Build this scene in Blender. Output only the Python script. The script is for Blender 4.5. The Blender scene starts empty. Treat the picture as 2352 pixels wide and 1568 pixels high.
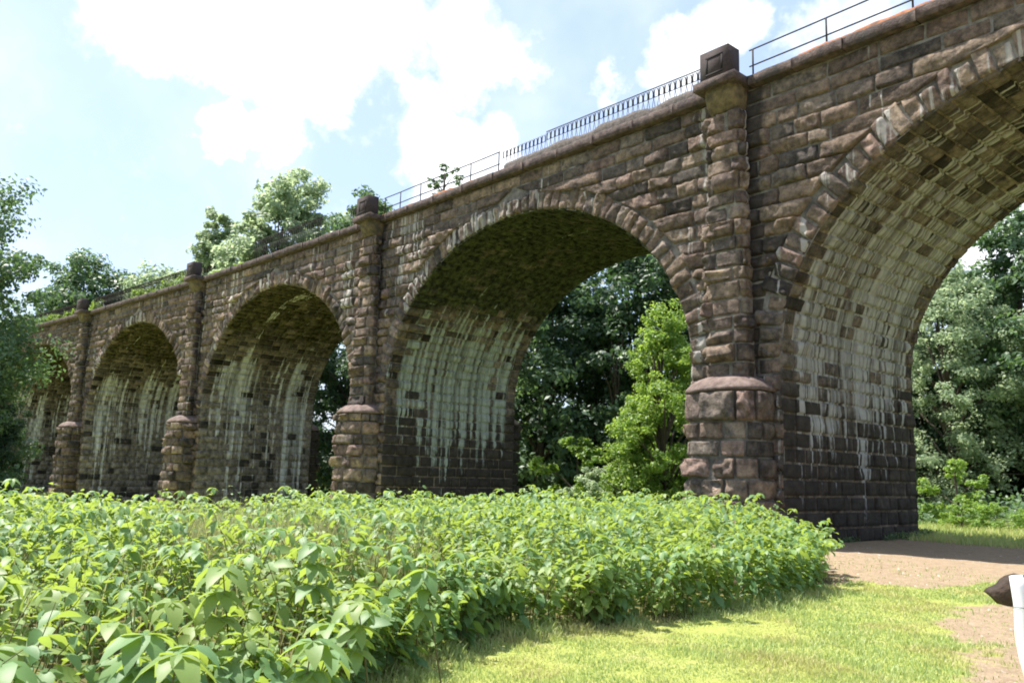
import bpy, math, random
import numpy as np
from math import pi, sin, cos, radians
random.seed(7); rng = np.random.default_rng(11)
SC = bpy.context.scene; COL = SC.collection
# ------------------------------------------------------------------ helpers
def vn(p, s=1.0, seed=0):
    """vectorised value noise in [-1,1]; p (N,3)"""
    p = np.asarray(p, float)*s + seed*17.31 + 1000.0
    i = np.floor(p).astype(np.int64); f = p-i; f = f*f*(3-2*f)
    def h(a, b, c):
        n = (a*73856093) ^ (b*19349663) ^ (c*83492791) ^ (seed*2654435)
        n = (n ^ (n >> 13))*1274126177 & 0x7fffffff
        n = (n ^ (n >> 16)) & 0xffff
        return n/32767.5-1
    x, y, z = i.T; fx, fy, fz = f.T
    r = 0
    for dx in (0, 1):
        for dy in (0, 1):
            for dz in (0, 1):
                w = (fx if dx else 1-fx)*(fy if dy else 1-fy)*(fz if dz else 1-fz)
                r = r+w*h(x+dx, y+dy, z+dz)
    return r
def fbm(p, s=1.0, seed=0, o=3):
    r = 0; a = 1.0; t = 0
    for k in range(o):
        r = r+a*vn(p, s*2**k, seed+k*7); t += a; a *= .5
    return r/t
def sstep(a, b, x):
    t = np.clip((x-a)/(b-a), 0, 1); return t*t*(3-2*t)
def pt(x, y, z): return np.stack(np.broadcast_arrays(x, y, z), -1).reshape(-1, 3).astype(float)

def make_obj(name, verts, faces, mat, parent=None, smooth=False, attrs=None):
    """faces: int array (F,k) or list of arrays of different k"""
    me = bpy.data.meshes.new(name)
    verts = np.asarray(verts, np.float32).reshape(-1, 3)
    if not isinstance(faces, list): faces = [faces]
    faces = [np.asarray(f, np.int32) for f in faces if len(f)]
    nl = sum(f.size for f in faces); nf = sum(len(f) for f in faces)
    me.vertices.add(len(verts)); me.vertices.foreach_set('co', verts.ravel())
    me.loops.add(nl); me.polygons.add(nf)
    li = np.concatenate([f.ravel() for f in faces]); tot = np.concatenate([np.full(len(f), f.shape[1], np.int32) for f in faces])
    st = np.concatenate([[0], np.cumsum(tot)[:-1]]).astype(np.int32)
    me.loops.foreach_set('vertex_index', li); me.polygons.foreach_set('loop_start', st)
    me.polygons.foreach_set('loop_total', tot)
    if smooth: me.polygons.foreach_set('use_smooth', np.ones(nf, bool))
    me.update(calc_edges=True); me.validate()
    for k, v in (attrs or {}).items():
        v = np.asarray(v, np.float32)
        if v.ndim == 1: a = me.attributes.new(k, 'FLOAT', 'POINT'); a.data.foreach_set('value', v)
        else: a = me.attributes.new(k, 'FLOAT_VECTOR', 'POINT'); a.data.foreach_set('vector', v.ravel())
    o = bpy.data.objects.new(name, me); COL.objects.link(o)
    if mat:
        for m in (mat if isinstance(mat, (list, tuple)) else [mat]): me.materials.append(m)
    if parent: o.parent = parent
    return o
def empty(name, loc=(0, 0, 0), parent=None):
    o = bpy.data.objects.new(name, None); COL.objects.link(o); o.location = loc; o.empty_display_size = .3
    if parent: o.parent = parent
    return o
def tag(o, label=None, cat=None, group=None, kind=None):
    if label: o['label'] = label
    if cat: o['category'] = cat
    if group: o['group'] = group
    if kind: o['kind'] = kind
    return o
class MB:
    """collects verts / faces"""
    def __init__(s): s.v = []; s.q = []; s.t = []; s.n = 0; s.a = {}
    def add(s, v, q=None, t=None, **at):
        v = np.asarray(v, float).reshape(-1, 3); s.v.append(v)
        if q is not None and len(q): s.q.append(np.asarray(q, int)+s.n)
        if t is not None and len(t): s.t.append(np.asarray(t, int)+s.n)
        for k, x in at.items(): s.a.setdefault(k, []).append(np.asarray(x, float))
        s.n += len(v)
    def build(s, name, mat, parent=None, smooth=False, at=None):
        f = []
        if s.q: f.append(np.concatenate(s.q))
        if s.t: f.append(np.concatenate(s.t))
        A = {k: np.concatenate(v) for k, v in s.a.items()}
        if at: A.update(at)
        return make_obj(name, np.concatenate(s.v), f, mat, parent, smooth, A)
    def box(s, c, u, n, hx, hy, z0, z1, bev=0.0):
        """box centred at c (x,y), half sizes hx along u, hy along n"""
        c = np.array(c[:2]); u = np.array(u[:2]); n = np.array(n[:2]); V = []
        levels = [(z0, 0), (z1, 0)] if not bev else [(z0, bev), (z0+bev, 0), (z1-bev, 0), (z1, bev)]
        for z, i in levels:
            for a, b in ((-1, -1), (1, -1), (1, 1), (-1, 1)):
                q = c+u*a*(hx-i)+n*b*(hy-i); V.append((q[0], q[1], z))
        L = len(levels); Q = [(3, 2, 1, 0), tuple(4*(L-1)+k for k in range(4))]
        for l in range(L-1):
            for k in range(4): Q.append((4*l+k, 4*l+(k+1) % 4, 4*l+4+(k+1) % 4, 4*l+4+k))
        s.add(V, Q)
    def tube(s, pts, rad, k=6, cap=True):
        P = np.asarray(pts, float); n = len(P); R = np.broadcast_to(np.asarray(rad, float), (n,))
        T = np.gradient(P, axis=0); T /= np.linalg.norm(T, axis=1)[:, None]+1e-9
        ref = np.array([0, 0, 1.]) if abs(T[0][2]) < .9 else np.array([1., 0, 0])
        V = []
        for i in range(n):
            a = np.cross(T[i], ref); a /= np.linalg.norm(a)+1e-9; b = np.cross(T[i], a)
            for j in range(k):
                an = 2*pi*j/k; V.append(P[i]+R[i]*(a*cos(an)+b*sin(an)))
        Q = [(i*k+j, i*k+(j+1) % k, (i+1)*k+(j+1) % k, (i+1)*k+j) for i in range(n-1) for j in range(k)]
        Tt = []
        if cap:
            V.append(P[0]); V.append(P[-1]); c0 = n*k; c1 = c0+1
            Tt = [(c0, (j+1) % k, j) for j in range(k)]+[(c1, (n-1)*k+j, (n-1)*k+(j+1) % k) for j in range(k)]
        s.add(V, Q, Tt)
# ------------------------------------------------------------------ materials
class NT:
    def __init__(s, name):
        s.m = bpy.data.materials.new(name); s.m.use_nodes = True; s.t = s.m.node_tree; s.t.nodes.clear()
    def n(s, ty, **kw):
        x = s.t.nodes.new(ty)
        for k, v in kw.items():
            if k.startswith('i_'):
                x.inputs[k[2:].replace('_', ' ')].default_value = v
            else: setattr(x, k, v)
        return x
    def l(s, a, b): s.t.links.new(a, b)
    def math(s, op, a, b=None, clamp=False):
        x = s.n('ShaderNodeMath', operation=op); x.use_clamp = clamp
        for i, v in enumerate((a, b)):
            if v is None: continue
            if isinstance(v, (int, float)): x.inputs[i].default_value = v
            else: s.l(v, x.inputs[i])
        return x.outputs[0]
    def mix(s, f, a, b, mode='MIX'):
        x = s.n('ShaderNodeMix', data_type='RGBA', blend_type=mode)
        for i, v in ((0, f), (6, a), (7, b)):
            if isinstance(v, (int, float)): x.inputs[i].default_value = v
            elif isinstance(v, (tuple, list)): x.inputs[i].default_value = (*v[:3], 1)
            else: s.l(v, x.inputs[i])
        return x.outputs[2]
    def noise(s, vec, sc, det=3, rough=.5, dist=0):
        x = s.n('ShaderNodeTexNoise'); x.inputs['Scale'].default_value = sc; x.inputs['Detail'].default_value = det
        x.inputs['Roughness'].default_value = rough; x.inputs['Distortion'].default_value = dist
        if vec is not None: s.l(vec, x.inputs['Vector'])
        return x.outputs['Fac']
    def ramp(s, f, lo, hi, a=0.0, b=1.0):
        x = s.n('ShaderNodeMapRange'); x.interpolation_type = 'SMOOTHSTEP'
        s.l(f, x.inputs[0]); x.inputs[1].default_value = lo; x.inputs[2].default_value = hi
        x.inputs[3].default_value = a; x.inputs[4].default_value = b
        return x.outputs[0]
    def attr(s, name): return s.n('ShaderNodeAttribute', attribute_name=name)
    def scale(s, v, t):
        x = s.n('ShaderNodeVectorMath', operation='MULTIPLY'); s.l(v, x.inputs[0]); x.inputs[1].default_value = t
        return x.outputs[0]
    def bump(s, h, st, d=.02):
        x = s.n('ShaderNodeBump'); x.inputs['Strength'].default_value = st; x.inputs['Distance'].default_value = d
        s.l(h, x.inputs['Height']); return x.outputs[0]
    def out(s, col, rough=.9, nor=None, spec=.3, extra=None):
        b = s.n('ShaderNodeBsdfPrincipled'); o = s.n('ShaderNodeOutputMaterial')
        if isinstance(col, (tuple, list)): b.inputs['Base Color'].default_value = (*col[:3], 1)
        else: s.l(col, b.inputs['Base Color'])
        if isinstance(rough, (int, float)): b.inputs['Roughness'].default_value = rough
        else: s.l(rough, b.inputs['Roughness'])
        b.inputs['Specular IOR Level'].default_value = spec
        if nor is not None: s.l(nor, b.inputs['Normal'])
        s.l(b.outputs[0], o.inputs[0]); s.b = b; s.o = o
        return s.m
    def coord(s): return s.n('ShaderNodeTexCoord').outputs['Object']

def stone_mat(name, lime=(.55, .53, .46), moss=(.05, .055, .025), joint=False):
    """quarry faced stone: 'col' per stone colour, 'msk' = lime / black / moss amounts, 'sz' = surface metres"""
    t = NT(name); col = t.attr('col').outputs['Vector']; m = t.attr('msk').outputs['Vector']; sz = t.attr('sz').outputs['Vector']
    sep = t.n('ShaderNodeSeparateXYZ'); t.l(m, sep.inputs[0]); ob = t.coord()
    g = t.noise(ob, 9, 5, .7); c = t.mix(1.0, col, t.mix(g, (.45, .45, .46), (1.5, 1.45, 1.4)), 'MULTIPLY')
    g3 = t.noise(ob, 3.4, 6, .7); c = t.mix(1.0, c, t.mix(t.ramp(g3, .3, .7), (.42, .43, .46), (1.5, 1.45, 1.38)), 'MULTIPLY')
    g2 = t.noise(ob, 1.1, 3); c = t.mix(1.0, c, t.mix(g2, (.6, .63, .68), (1.35, 1.25, 1.15)), 'MULTIPLY')
    pk = t.ramp(t.noise(ob, 2.3, 4, .6), .56, .7); c = t.mix(t.math('MULTIPLY', pk, .35), c, (.26, .19, .15))
    # moss
    mo = t.math('ADD', t.noise(t.scale(sz, (1.2, .6, .6)), 1.0, 5, .65), sep.outputs[2]); mo = t.ramp(mo, .92, 1.12)
    c = t.mix(mo, c, t.mix(t.ramp(g3, .36, .66), (moss[0]*.2, moss[1]*.2, moss[2]*.25), (moss[0]*2.0, moss[1]*2.0, moss[2]*2.0)))
    # black runs of damp, plus crevice shade painted in beside the pilasters
    bs = t.noise(t.scale(sz, (2.2, .22, .22)), 1.0, 4, .6); b1 = t.ramp(t.math('ADD', bs, sep.outputs[1]), .86, 1.1)
    c = t.mix(t.math('MULTIPLY', b1, .85), c, t.mix(g3, (.012, .012, .013), (.055, .047, .042)))
    # lime runs: broad sheets plus narrow streaks, both drawn out downwards
    l1 = t.noise(t.scale(sz, (1.5, .10, .6)), 1.0, 4, .62); l2 = t.noise(t.scale(sz, (4.6, .075, .6)), 1.0, 3, .55, .25)
    l3 = t.noise(t.scale(sz, (2.6, 2.4, 2.4)), 1.0, 4, .6)
    ls = t.math('SUBTRACT', t.math('ADD', t.math('MULTIPLY', l1, .95), t.math('ADD', t.math('MULTIPLY', l2, 1.75), t.math('MULTIPLY', l3, .5))), 1.10)
    lf = t.ramp(t.math('ADD', ls, sep.outputs[0]), .95, 1.12)
    lc = t.mix(t.noise(ob, 5, 4), (lime[0]*.6, lime[1]*.6, lime[2]*.6), (lime[0]*1.25, lime[1]*1.25, lime[2]*1.25))
    lc = t.mix(t.ramp(l2, .40, .62), t.mix(1.0, lc, (.42, .42, .40), 'MULTIPLY'), lc); c = t.mix(t.math('MULTIPLY', lf, .93), c, lc)
    nb = t.bump(t.noise(ob, 5.5, 8, .74), 1.0, .11)
    return t.out(c, .92, nb, .2)
def plain_stone(name, a, b, sc=6, st=.5, rough=.9):
    t = NT(name); ob = t.coord(); g = t.noise(ob, sc, 5, .65); c = t.mix(t.ramp(g, .3, .7), a, b)
    c = t.mix(t.math('MULTIPLY', t.ramp(t.noise(ob, 1.3, 4, .6), .5, .7), .6), c, (.04, .038, .036))
    return t.out(c, rough, t.bump(t.noise(ob, 20, 5), st, .03), .25)
M = {}
M['face'] = stone_mat('rubble_granite', (.48, .45, .42))
M['barrelA'] = stone_mat('barrel_granite_cream_lime', (.47, .475, .48), (.06, .045, .015))
M['barrelB'] = stone_mat('barrel_granite_green_lime', (.40, .45, .42), (.04, .047, .022))
M['barrelC'] = stone_mat('barrel_granite_grey_lime', (.60, .61, .62), (.05, .045, .022))
M['joint'] = plain_stone('lime_mortar', (.045, .04, .036), (.24, .22, .20), 1.6)  # mortar darkened to include the shadow inside the recessed joints
M['jointdark'] = plain_stone('damp_mortar', (.12, .105, .09), (.26, .24, .20), 4)
M['coping'] = plain_stone('brown_coping_stone', (.042, .031, .03), (.125, .09, .08), 5, .9)
M['pedestal'] = plain_stone('purple_brown_sandstone', (.038, .029, .03), (.058, .043, .043), 12, .25)
M['frame_strip'] = plain_stone('dark_sandstone_strip', (.012, .010, .011), (.018, .015, .016), 12, .2)
M['bracket'] = plain_stone('mossy_bracket_stone', (.06, .05, .03), (.17, .13, .07), 4)
M['cap'] = plain_stone('domed_cap_stone', (.10, .07, .06), (.22, .165, .145), 4, .9)
M['iron'] = plain_stone('dark_painted_iron', (.012, .011, .012), (.035, .026, .022), 30, .2, .8)
M['rust'] = plain_stone('iron_stained_ballast', (.20, .07, .03), (.34, .14, .06), 7)
M['ballast'] = plain_stone('dark_ballast', (.045, .038, .035), (.12, .10, .09), 9, 1.0)
def leaf_mat(name, c0, c1, trans, tf=.35, rough=.5, spec=.4, hue2=None):
    t = NT(name); ob = t.coord(); r = t.attr('rnd').outputs['Fac']
    c = t.mix(r, c0, c1)
    if hue2: c = t.mix(t.ramp(t.noise(ob, .9, 2), .45, .65), c, hue2)
    b = t.n('ShaderNodeBsdfPrincipled'); t.l(c, b.inputs['Base Color']); b.inputs['Roughness'].default_value = rough
    b.inputs['Specular IOR Level'].default_value = spec
    tr = t.n('ShaderNodeBsdfTranslucent'); t.l(t.mix(r, trans, tuple(x*1.25 for x in trans)), tr.inputs['Color'])
    mx = t.n('ShaderNodeMixShader'); mx.inputs[0].default_value = tf
    t.l(b.outputs[0], mx.inputs[1]); t.l(tr.outputs[0], mx.inputs[2])
    o = t.n('ShaderNodeOutputMaterial'); t.l(mx.outputs[0], o.inputs[0]); return t.m
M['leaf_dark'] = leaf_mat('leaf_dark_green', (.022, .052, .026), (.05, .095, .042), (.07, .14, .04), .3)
M['leaf_mid'] = leaf_mat('leaf_mid_green', (.055, .11, .06), (.12, .19, .095), (.16, .27, .08), .33)
M['leaf_pale'] = leaf_mat('leaf_pale_green', (.16, .235, .15), (.27, .35, .22), (.44, .54, .30), .5)  # lightened so the far trees carry haze in their leaf colour
M['leaf_bright'] = leaf_mat('leaf_bright_green', (.10, .19, .04), (.20, .31, .07), (.36, .52, .08), .42)
M['knot'] = leaf_mat('knotweed_leaf', (.075, .165, .075), (.16, .265, .105), (.42, .55, .08), .36, .5, .35, (.19, .26, .07))
M['stem'] = leaf_mat('green_red_stem', (.10, .12, .04), (.16, .10, .05), (.1, .1, .04), .1)
M['grass'] = leaf_mat('grass_blade', (.20, .32, .09), (.50, .52, .25), (.44, .54, .15), .35, .55, .4, (.46, .40, .19))
M['weed'] = leaf_mat('tall_grass_blade', (.16, .24, .08), (.50, .44, .25), (.40, .40, .16), .35, .55)
def bark():
    t = NT('tree_bark'); ob = t.coord(); g = t.noise(t.scale(ob, (6, 6, 1.2)), 1, 5, .7)
    return t.out(t.mix(g, (.035, .028, .022), (.13, .11, .09)), .95, t.bump(g, .8, .05), .1)
M['bark'] = bark()
# ------------------------------------------------------------------ camera
CAM = np.array([13.766, -21.764, 1.9])
yaw, pitch, roll, FPX = -.83528, .15777, .02999, 1861.26
F = np.array([sin(yaw)*cos(pitch), cos(yaw)*cos(pitch), sin(pitch)]); R = np.array([cos(yaw), -sin(yaw), 0]); U = np.cross(R, F)
R2 = R*cos(roll)+U*sin(roll); U2 = -R*sin(roll)+U*cos(roll)
from mathutils import Matrix
cam = bpy.data.objects.new('camera', bpy.data.cameras.new('camera')); COL.objects.link(cam)
cam.matrix_world = Matrix([[R2[i], U2[i], -F[i], CAM[i]] for i in range(3)]+[[0, 0, 0, 1]])
cam.data.sensor_width = 36; cam.data.lens = FPX/2352*36; cam.data.clip_end = 3000; cam.data.clip_start = .05
SC.camera = cam
# ------------------------------------------------------------------ viaduct
r, hw, rb, HS, HC, W, DTH = 8.84, 1.6136, 6.9647, 5.43, 14.13, 8.5, .038466
L = 2*r+2*hw
P = {0: np.zeros(2)}
for j in range(0, 7):
    h = pi+DTH*j; P[j+1] = P[j]+L*np.array([cos(h), sin(h)])
for j in (-1, -2):
    h = pi+DTH*j; P[j] = P[j+1]-L*np.array([cos(h), sin(h)])
def frame(j):
    a, b = P[j], P[j+1]; u = (b-a)/L; n = np.array([-u[1], u[0]])
    if n[1] < 0: n = -n
    return (a+b)/2, u, n          # u runs left (away from camera side), n runs to the back
def pframe(i):
    u0 = frame(i)[1]; u1 = frame(i-1)[1] if i-1 >= -2 else u0
    u = u0+u1; u /= np.linalg.norm(u); n = np.array([-u[1], u[0]])
    return P[i], u, (n if n[1] > 0 else -n)
def place(fr, s, w, z):
    c, u, n = fr; s = np.asarray(s, float); w = np.asarray(w, float)
    return np.stack([c[0]+u[0]*s+n[0]*w, c[1]+u[1]*s+n[1]*w, np.broadcast_to(z, s.shape)], -1)
PAL = np.array([(.150, .110, .086), (.185, .138, .102), (.175, .12, .10), (.135, .115, .098), (.11, .09, .078), (.22, .17, .125), (.070, .062, .057), (.125, .094, .080)])
PAL = (PAL*.66+PAL.mean(1, keepdims=True)*.34*np.array([1.02, 1, .98]))*1.2
PW = np.array([4, 4, 3, 3, 3, 2, 1.6, 3.])
def stones(mb, quads, mapf, nx=9, nz=6, bulge=.09, joint=.016, seed=0, base=0.0, jit=.03, colf=None, mskf=None, szf=None, dark=1.0, rough=1.0, soft=None, warp=0.0, mskst=None):
    """quads (K,4,2): param corners (s0z0, s1z0, s1z1, s0z1). mapf(s,z,h)->xyz"""
    Q = np.asarray(quads, float); K = len(Q)
    if not K: return
    rg = np.random.default_rng(seed+5)
    w = np.abs(Q[:, 1, 0]-Q[:, 0, 0]+Q[:, 2, 0]-Q[:, 3, 0])/2+1e-3; hh = np.linalg.norm(Q[:, 3]-Q[:, 0]+Q[:, 2]-Q[:, 1], axis=1)/2+1e-3
    w = np.maximum(w, np.linalg.norm(Q[:, 1]-Q[:, 0], axis=1)*.8)
    def grid(n, ln):
        g = np.clip(joint/ln, 0, .2); e = np.clip(.04/ln, 0, .2)
        t = np.linspace(0, 1, n-2)
        a = np.empty((K, n)); a[:, 0] = g; a[:, -1] = 1-g
        lo = g+e; a[:, 1:-1] = lo[:, None]+(1-2*lo)[:, None]*t[None]
        return a
    A = grid(nx, w)[:, None, :]; B = grid(nz, hh)[:, :, None]
    A = np.broadcast_to(A, (K, nz, nx)); B = np.broadcast_to(B, (K, nz, nx))
    c = Q[:, None, None, :, :]
    pos = (c[..., 0, :]*((1-A)*(1-B))[..., None]+c[..., 1, :]*(A*(1-B))[..., None]+c[..., 2, :]*(A*B)[..., None]+c[..., 3, :]*((1-A)*B)[..., None])
    s = pos[..., 0]; z = pos[..., 1]
    sd = rg.random((K, 1, 1))*100
    np3 = pt(s*1.0, z*1.0, sd)
    nz1 = fbm(np3, 2.6, seed, 3).reshape(K, nz, nx); nz1 = .5*nz1+.8*(.45-np.abs(nz1)*1.6); nz2 = vn(np3, 6.0, seed+3).reshape(K, nz, nx)
    edge = np.clip(np.minimum(np.minimum(A, 1-A)*w[:, None, None], np.minimum(B, 1-B)*hh[:, None, None])/.12, 0, 1)**.7
    bl = bulge*(.3+1.25*rg.random((K, 1, 1))**1.3); sm = rg.random((K, 1, 1)) < .18; bl = np.where(sm, bl*.25, bl)
    if soft is not None: bl = bl*soft(s, z)
    tx = (rg.random((K, 1, 1))-.5)*.8; tz = (rg.random((K, 1, 1))-.5)*.8
    fac = np.full(s.shape, 9.)
    for _ in range(4):
        an = rg.random((K, 1, 1))*2*pi; fac = np.minimum(fac, rg.uniform(.55, 1.25, (K, 1, 1))+1.7*rg.random((K, 1, 1))*(np.cos(an)*(A-.5)+np.sin(an)*(B-.5)))
    h = base+jit*(rg.random((K, 1, 1))-.5)*2+bl*np.minimum(edge*1.6, np.maximum(fac, .0))*(1+.9*nz1*rough)+.045*nz2*edge*rough*(bl/.1)
    brd = (np.arange(nx) == 0) | (np.arange(nx) == nx-1); brz = (np.arange(nz) == 0) | (np.arange(nz) == nz-1)
    bd = brd[None, None, :] | brz[None, :, None]
    h = np.where(bd, base-.09, h)
    # ragged edges and slightly wandering courses
    if warp:
        wp = pt(s*1.0, z*1.0, 0*s); s = s+.05*vn(wp, 1.1, 91).reshape(s.shape)*warp; z = z+.035*vn(wp, .8, 92).reshape(s.shape)*warp
    s = s+.014*nz2*rough; z = z+.012*np.roll(nz2, 1, 0)*rough
    X = mapf(s.ravel(), z.ravel(), h.ravel())
    base_i = (np.arange(K)*nx*nz)[:, None]
    ii = (np.arange(nz-1)[:, None]*nx+np.arange(nx-1)[None]).ravel()[None]+base_i
    q = np.stack([ii, ii+1, ii+1+nx, ii+nx], -1).reshape(-1, 4)
    ci = rg.choice(len(PAL), K, p=PW/PW.sum()); col = PAL[ci]*(.7+.6*rg.random((K, 1)))*dark
    if colf is not None: col = colf(col, Q.mean(1), rg)
    col = np.repeat(col, nx*nz, 0)
    ms = mskf(s.ravel(), z.ravel()) if mskf else np.zeros((len(X), 3))
    ms = ms+np.repeat((rg.random((K, 3))-.5)*.16 if mskst is None else mskst(Q.mean(1), rg), nx*nz, 0)
    szv = np.stack([s.ravel(), z.ravel(), np.full(s.size, seed*3.1)], -1)
    mb.add(X, q, col=col, msk=ms, sz=szv)
def split(s0, s1, rg, lo=.6, hi=1.35):
    l = s1-s0
    if l < .14: return []
    c = [s0]
    while True:
        st = rg.uniform(lo, hi)
        if s1-c[-1]-st < lo*.6: break
        c.append(c[-1]+st)
    c.append(s1); return c
rgc = random.Random(3)
COURSES = [-3.4]
while COURSES[-1] < HC-1.15: COURSES.append(COURSES[-1]+rgc.uniform(.38, .55))
COURSES[-1] = HC-.98; COURSES += [HC-.52, HC-.02]
def ell(a, t=0.0):  # point on intrados + t outward
    x, z = r*sin(a), rb*cos(a); nx_, nz_ = sin(a)/r, cos(a)/rb; k = math.hypot(nx_, nz_)
    return x+t*nx_/k, z+t*nz_/k
TH = .80
EX = np.array([ell(a, TH) for a in np.linspace(0, pi/2, 400)])
def ext(z):
    zz = z-HS
    if zz <= 0: return r+TH if zz > -.001 else r
    if zz >= EX[0, 1]: return 0
    return float(np.interp(-zz, -EX[:, 1], EX[:, 0]))
viaduct = empty('stone_viaduct', (0, 0, 0)); tag(viaduct, 'long curving stone railway viaduct of round arches, brown rough granite streaked with white lime', 'bridge')
DET = {-1: (13, 8), 0: (13, 8), 1: (10, 7), 2: (8, 5), 3: (6, 5), 4: (5, 4)}
def facemask(seed):
    def f(s, z):
        n = vn(pt(s, z*.3, seed), .35, seed)
        lime = .17+.30*n+.16*sstep(6, 11, z)*vn(pt(s, z*.2, seed+9), .6, seed+4)
        blk = .08+.25*vn(pt(s, z*.12, seed+3), .5, seed+1)+.14*sstep(11.5, 14, z)+.18*sstep(9.5, 10.1, -s)+.60*sstep(9.1, 9.75, s)*sstep(3, 5, z)  # dark line at the pilasters: crevice shade painted into the black mask
        return np.stack([lime, blk, -.2+0*s], -1)
    return f
BM = {-1: 'barrelA', 0: 'barrelB', 1: 'barrelC', 2: 'barrelC', 3: 'barrelC', 4: 'barrelC'}
JAMB = HS+3.4
AR = np.linspace(-pi/2, pi/2, 400); PTS = np.array([ell(a) for a in AR]); SEG = np.r_[0, np.cumsum(np.linalg.norm(np.diff(PTS, axis=0), axis=1))]; ARC = SEG[-1]
def prof(t, h):
    """t: distance from bottom of the left (+s) jamb up over the arch; h into the opening -> (s,z)"""
    t = np.asarray(t, float); s = np.empty_like(t); z = np.empty_like(t)
    a = np.interp(np.clip(t-JAMB, 0, ARC), SEG, AR); x = r*np.sin(a); y = rb*np.cos(a)
    nx_ = np.sin(a)/r; ny_ = np.cos(a)/rb; k = np.hypot(nx_, ny_); nx_ /= k; ny_ /= k
    s = -(x-nx_*h); z = HS+y-ny_*h
    z = np.where(t < JAMB, HS-(JAMB-t), z); z = np.where(t > JAMB+ARC, HS-(t-JAMB-ARC), z)
    return s, z
for j in (-1, 0, 1, 2, 3, 4):
    fr = frame(j); nx, nz = DET[j]; rg = random.Random(100+j)
    # ---- spandrel wall
    quads = []
    for k in range(len(COURSES)-1):
        z0, z1 = COURSES[k], COURSES[k+1]
        if z1 > HC-.6: lo, hi = 1.0, 1.9
        elif z1 < HS: lo, hi = .45, .9
        else: lo, hi = .5, 1.35
        S = L/2-.42
        e0, e1 = ext(z0), ext(z1)
        if z1 <= HS+.01: e0 = e1 = r
        elif z0 < HS: e0 = r+.0; e1 = ext(z1)
        if e0 <= 0:
            c = split(-S, S, rg, lo, hi)
            for a, b in zip(c, c[1:]): quads.append([(a, z0), (b, z0), (b, z1), (a, z1)])
        else:
            for sg in (-1, 1):
                em = max(e0, e1)+.05
                c = split(em, S, rg, lo, hi) if S-em > .2 else []
                if c: c = [None]+c[1:]
                elif S > min(e0, e1): c = [None, S]
                else: continue
                for a, b in zip(c, c[1:]):
                    a0, a1 = (e0, e1) if a is None else (a, a)
                    if b < a0: b = max(b, a0+.05)
                    q = [(a0, z0), (b, z0), (b, z1), (a1, z1)]
                    if sg < 0: q = [(-x, y) for x, y in (q[1], q[0], q[3], q[2])]
                    quads.append(q)
    mb = MB()
    mp = lambda s, z, h, fr=fr: place(fr, s, -h, z)
    def soft(s, z): return 1-.75*sstep(12.4, 13.4, z)*(1-.5*sstep(4, 8, np.abs(s)))
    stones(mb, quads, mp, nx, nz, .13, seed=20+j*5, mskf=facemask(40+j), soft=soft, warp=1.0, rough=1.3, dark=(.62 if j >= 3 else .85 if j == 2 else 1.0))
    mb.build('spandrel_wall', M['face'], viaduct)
    # mortar / core behind the stones, front and back, solid
    mj = MB()
    ss = np.concatenate([np.linspace(-L/2, -r-.001, 6), np.sort(PTS[:, 0])[::6], np.linspace(r+.001, L/2, 6)])
    zb = np.where(np.abs(ss) >= r, -3.4, HS+rb*np.sqrt(np.clip(1-(ss/r)**2, 0, 1)))
    for w_, fl in ((.045, False), (W-.02, True)):
        lo_ = place(fr, ss, w_, zb); hi_ = place(fr, ss, w_, HC); n_ = len(ss)
        V = np.concatenate([lo_, hi_]); q = [(i, i+1, n_+i+1, n_+i) for i in range(n_-1)]
        mj.add(V, q if not fl else [x[::-1] for x in q])
    mj.build('wall_core', M['joint'], viaduct)
    # ---- arch ring of voussoirs
    aa = np.linspace(0, ARC, 57); quads = []
    tmax = []
    for k in range(56):
        th = rg.choice([.66, .78, .9, 1.0])
        a0, a1 = np.interp(aa[k], SEG, AR), np.interp(aa[k+1], SEG, AR)
        i0, i1, o1, o0 = ell(a0), ell(a1), ell(a1, th), ell(a0, th)
        quads.append([(i0[0], i0[1]+HS), (i1[0], i1[1]+HS), (o1[0], o1[1]+HS), (o0[0], o0[1]+HS)])
    mr = MB(); Q = np.array(quads)
    w_ = np.linalg.norm(Q[:, 1]-Q[:, 0], axis=1)
    def ringmask(s, z, j=j):
        n = vn(pt(s*1.0, z*.6, 5+j), .5, 5)
        return np.stack([(.30 if j < 0 else .26)+.34*n+.08*sstep(9, 12, z), .02+.2*vn(pt(s, z, 9+j), .8, 9), -.15+0*s], -1)
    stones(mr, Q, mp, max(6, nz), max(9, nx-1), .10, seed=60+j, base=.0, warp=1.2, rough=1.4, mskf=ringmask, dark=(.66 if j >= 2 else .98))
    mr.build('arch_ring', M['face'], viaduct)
    # ---- barrel (intrados)
    quads = []; t = 0; T = 2*JAMB+ARC
    while t < T-.01:
        dt = rg.uniform(.38, .46) if t > JAMB-1 else rg.uniform(.44, .54)
        if T-t-dt < .3: dt = T-t
        c = split(0.0, W, rg, .45, 1.1)
        for a, b in zip(c, c[1:]): quads.append([(a, t), (b, t), (b, t+dt), (a, t+dt)])
        t += dt
    def bmap(w, t, h, fr=fr):
        hh_ = h; s, z = prof(t, np.zeros_like(t))
        s2, z2 = prof(t, h)
        jl = t < JAMB; jr = t > JAMB+ARC
        s2 = np.where(jl, r-h, np.where(jr, -r+h, s2))
        return place(fr, s2, w, z2)
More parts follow.
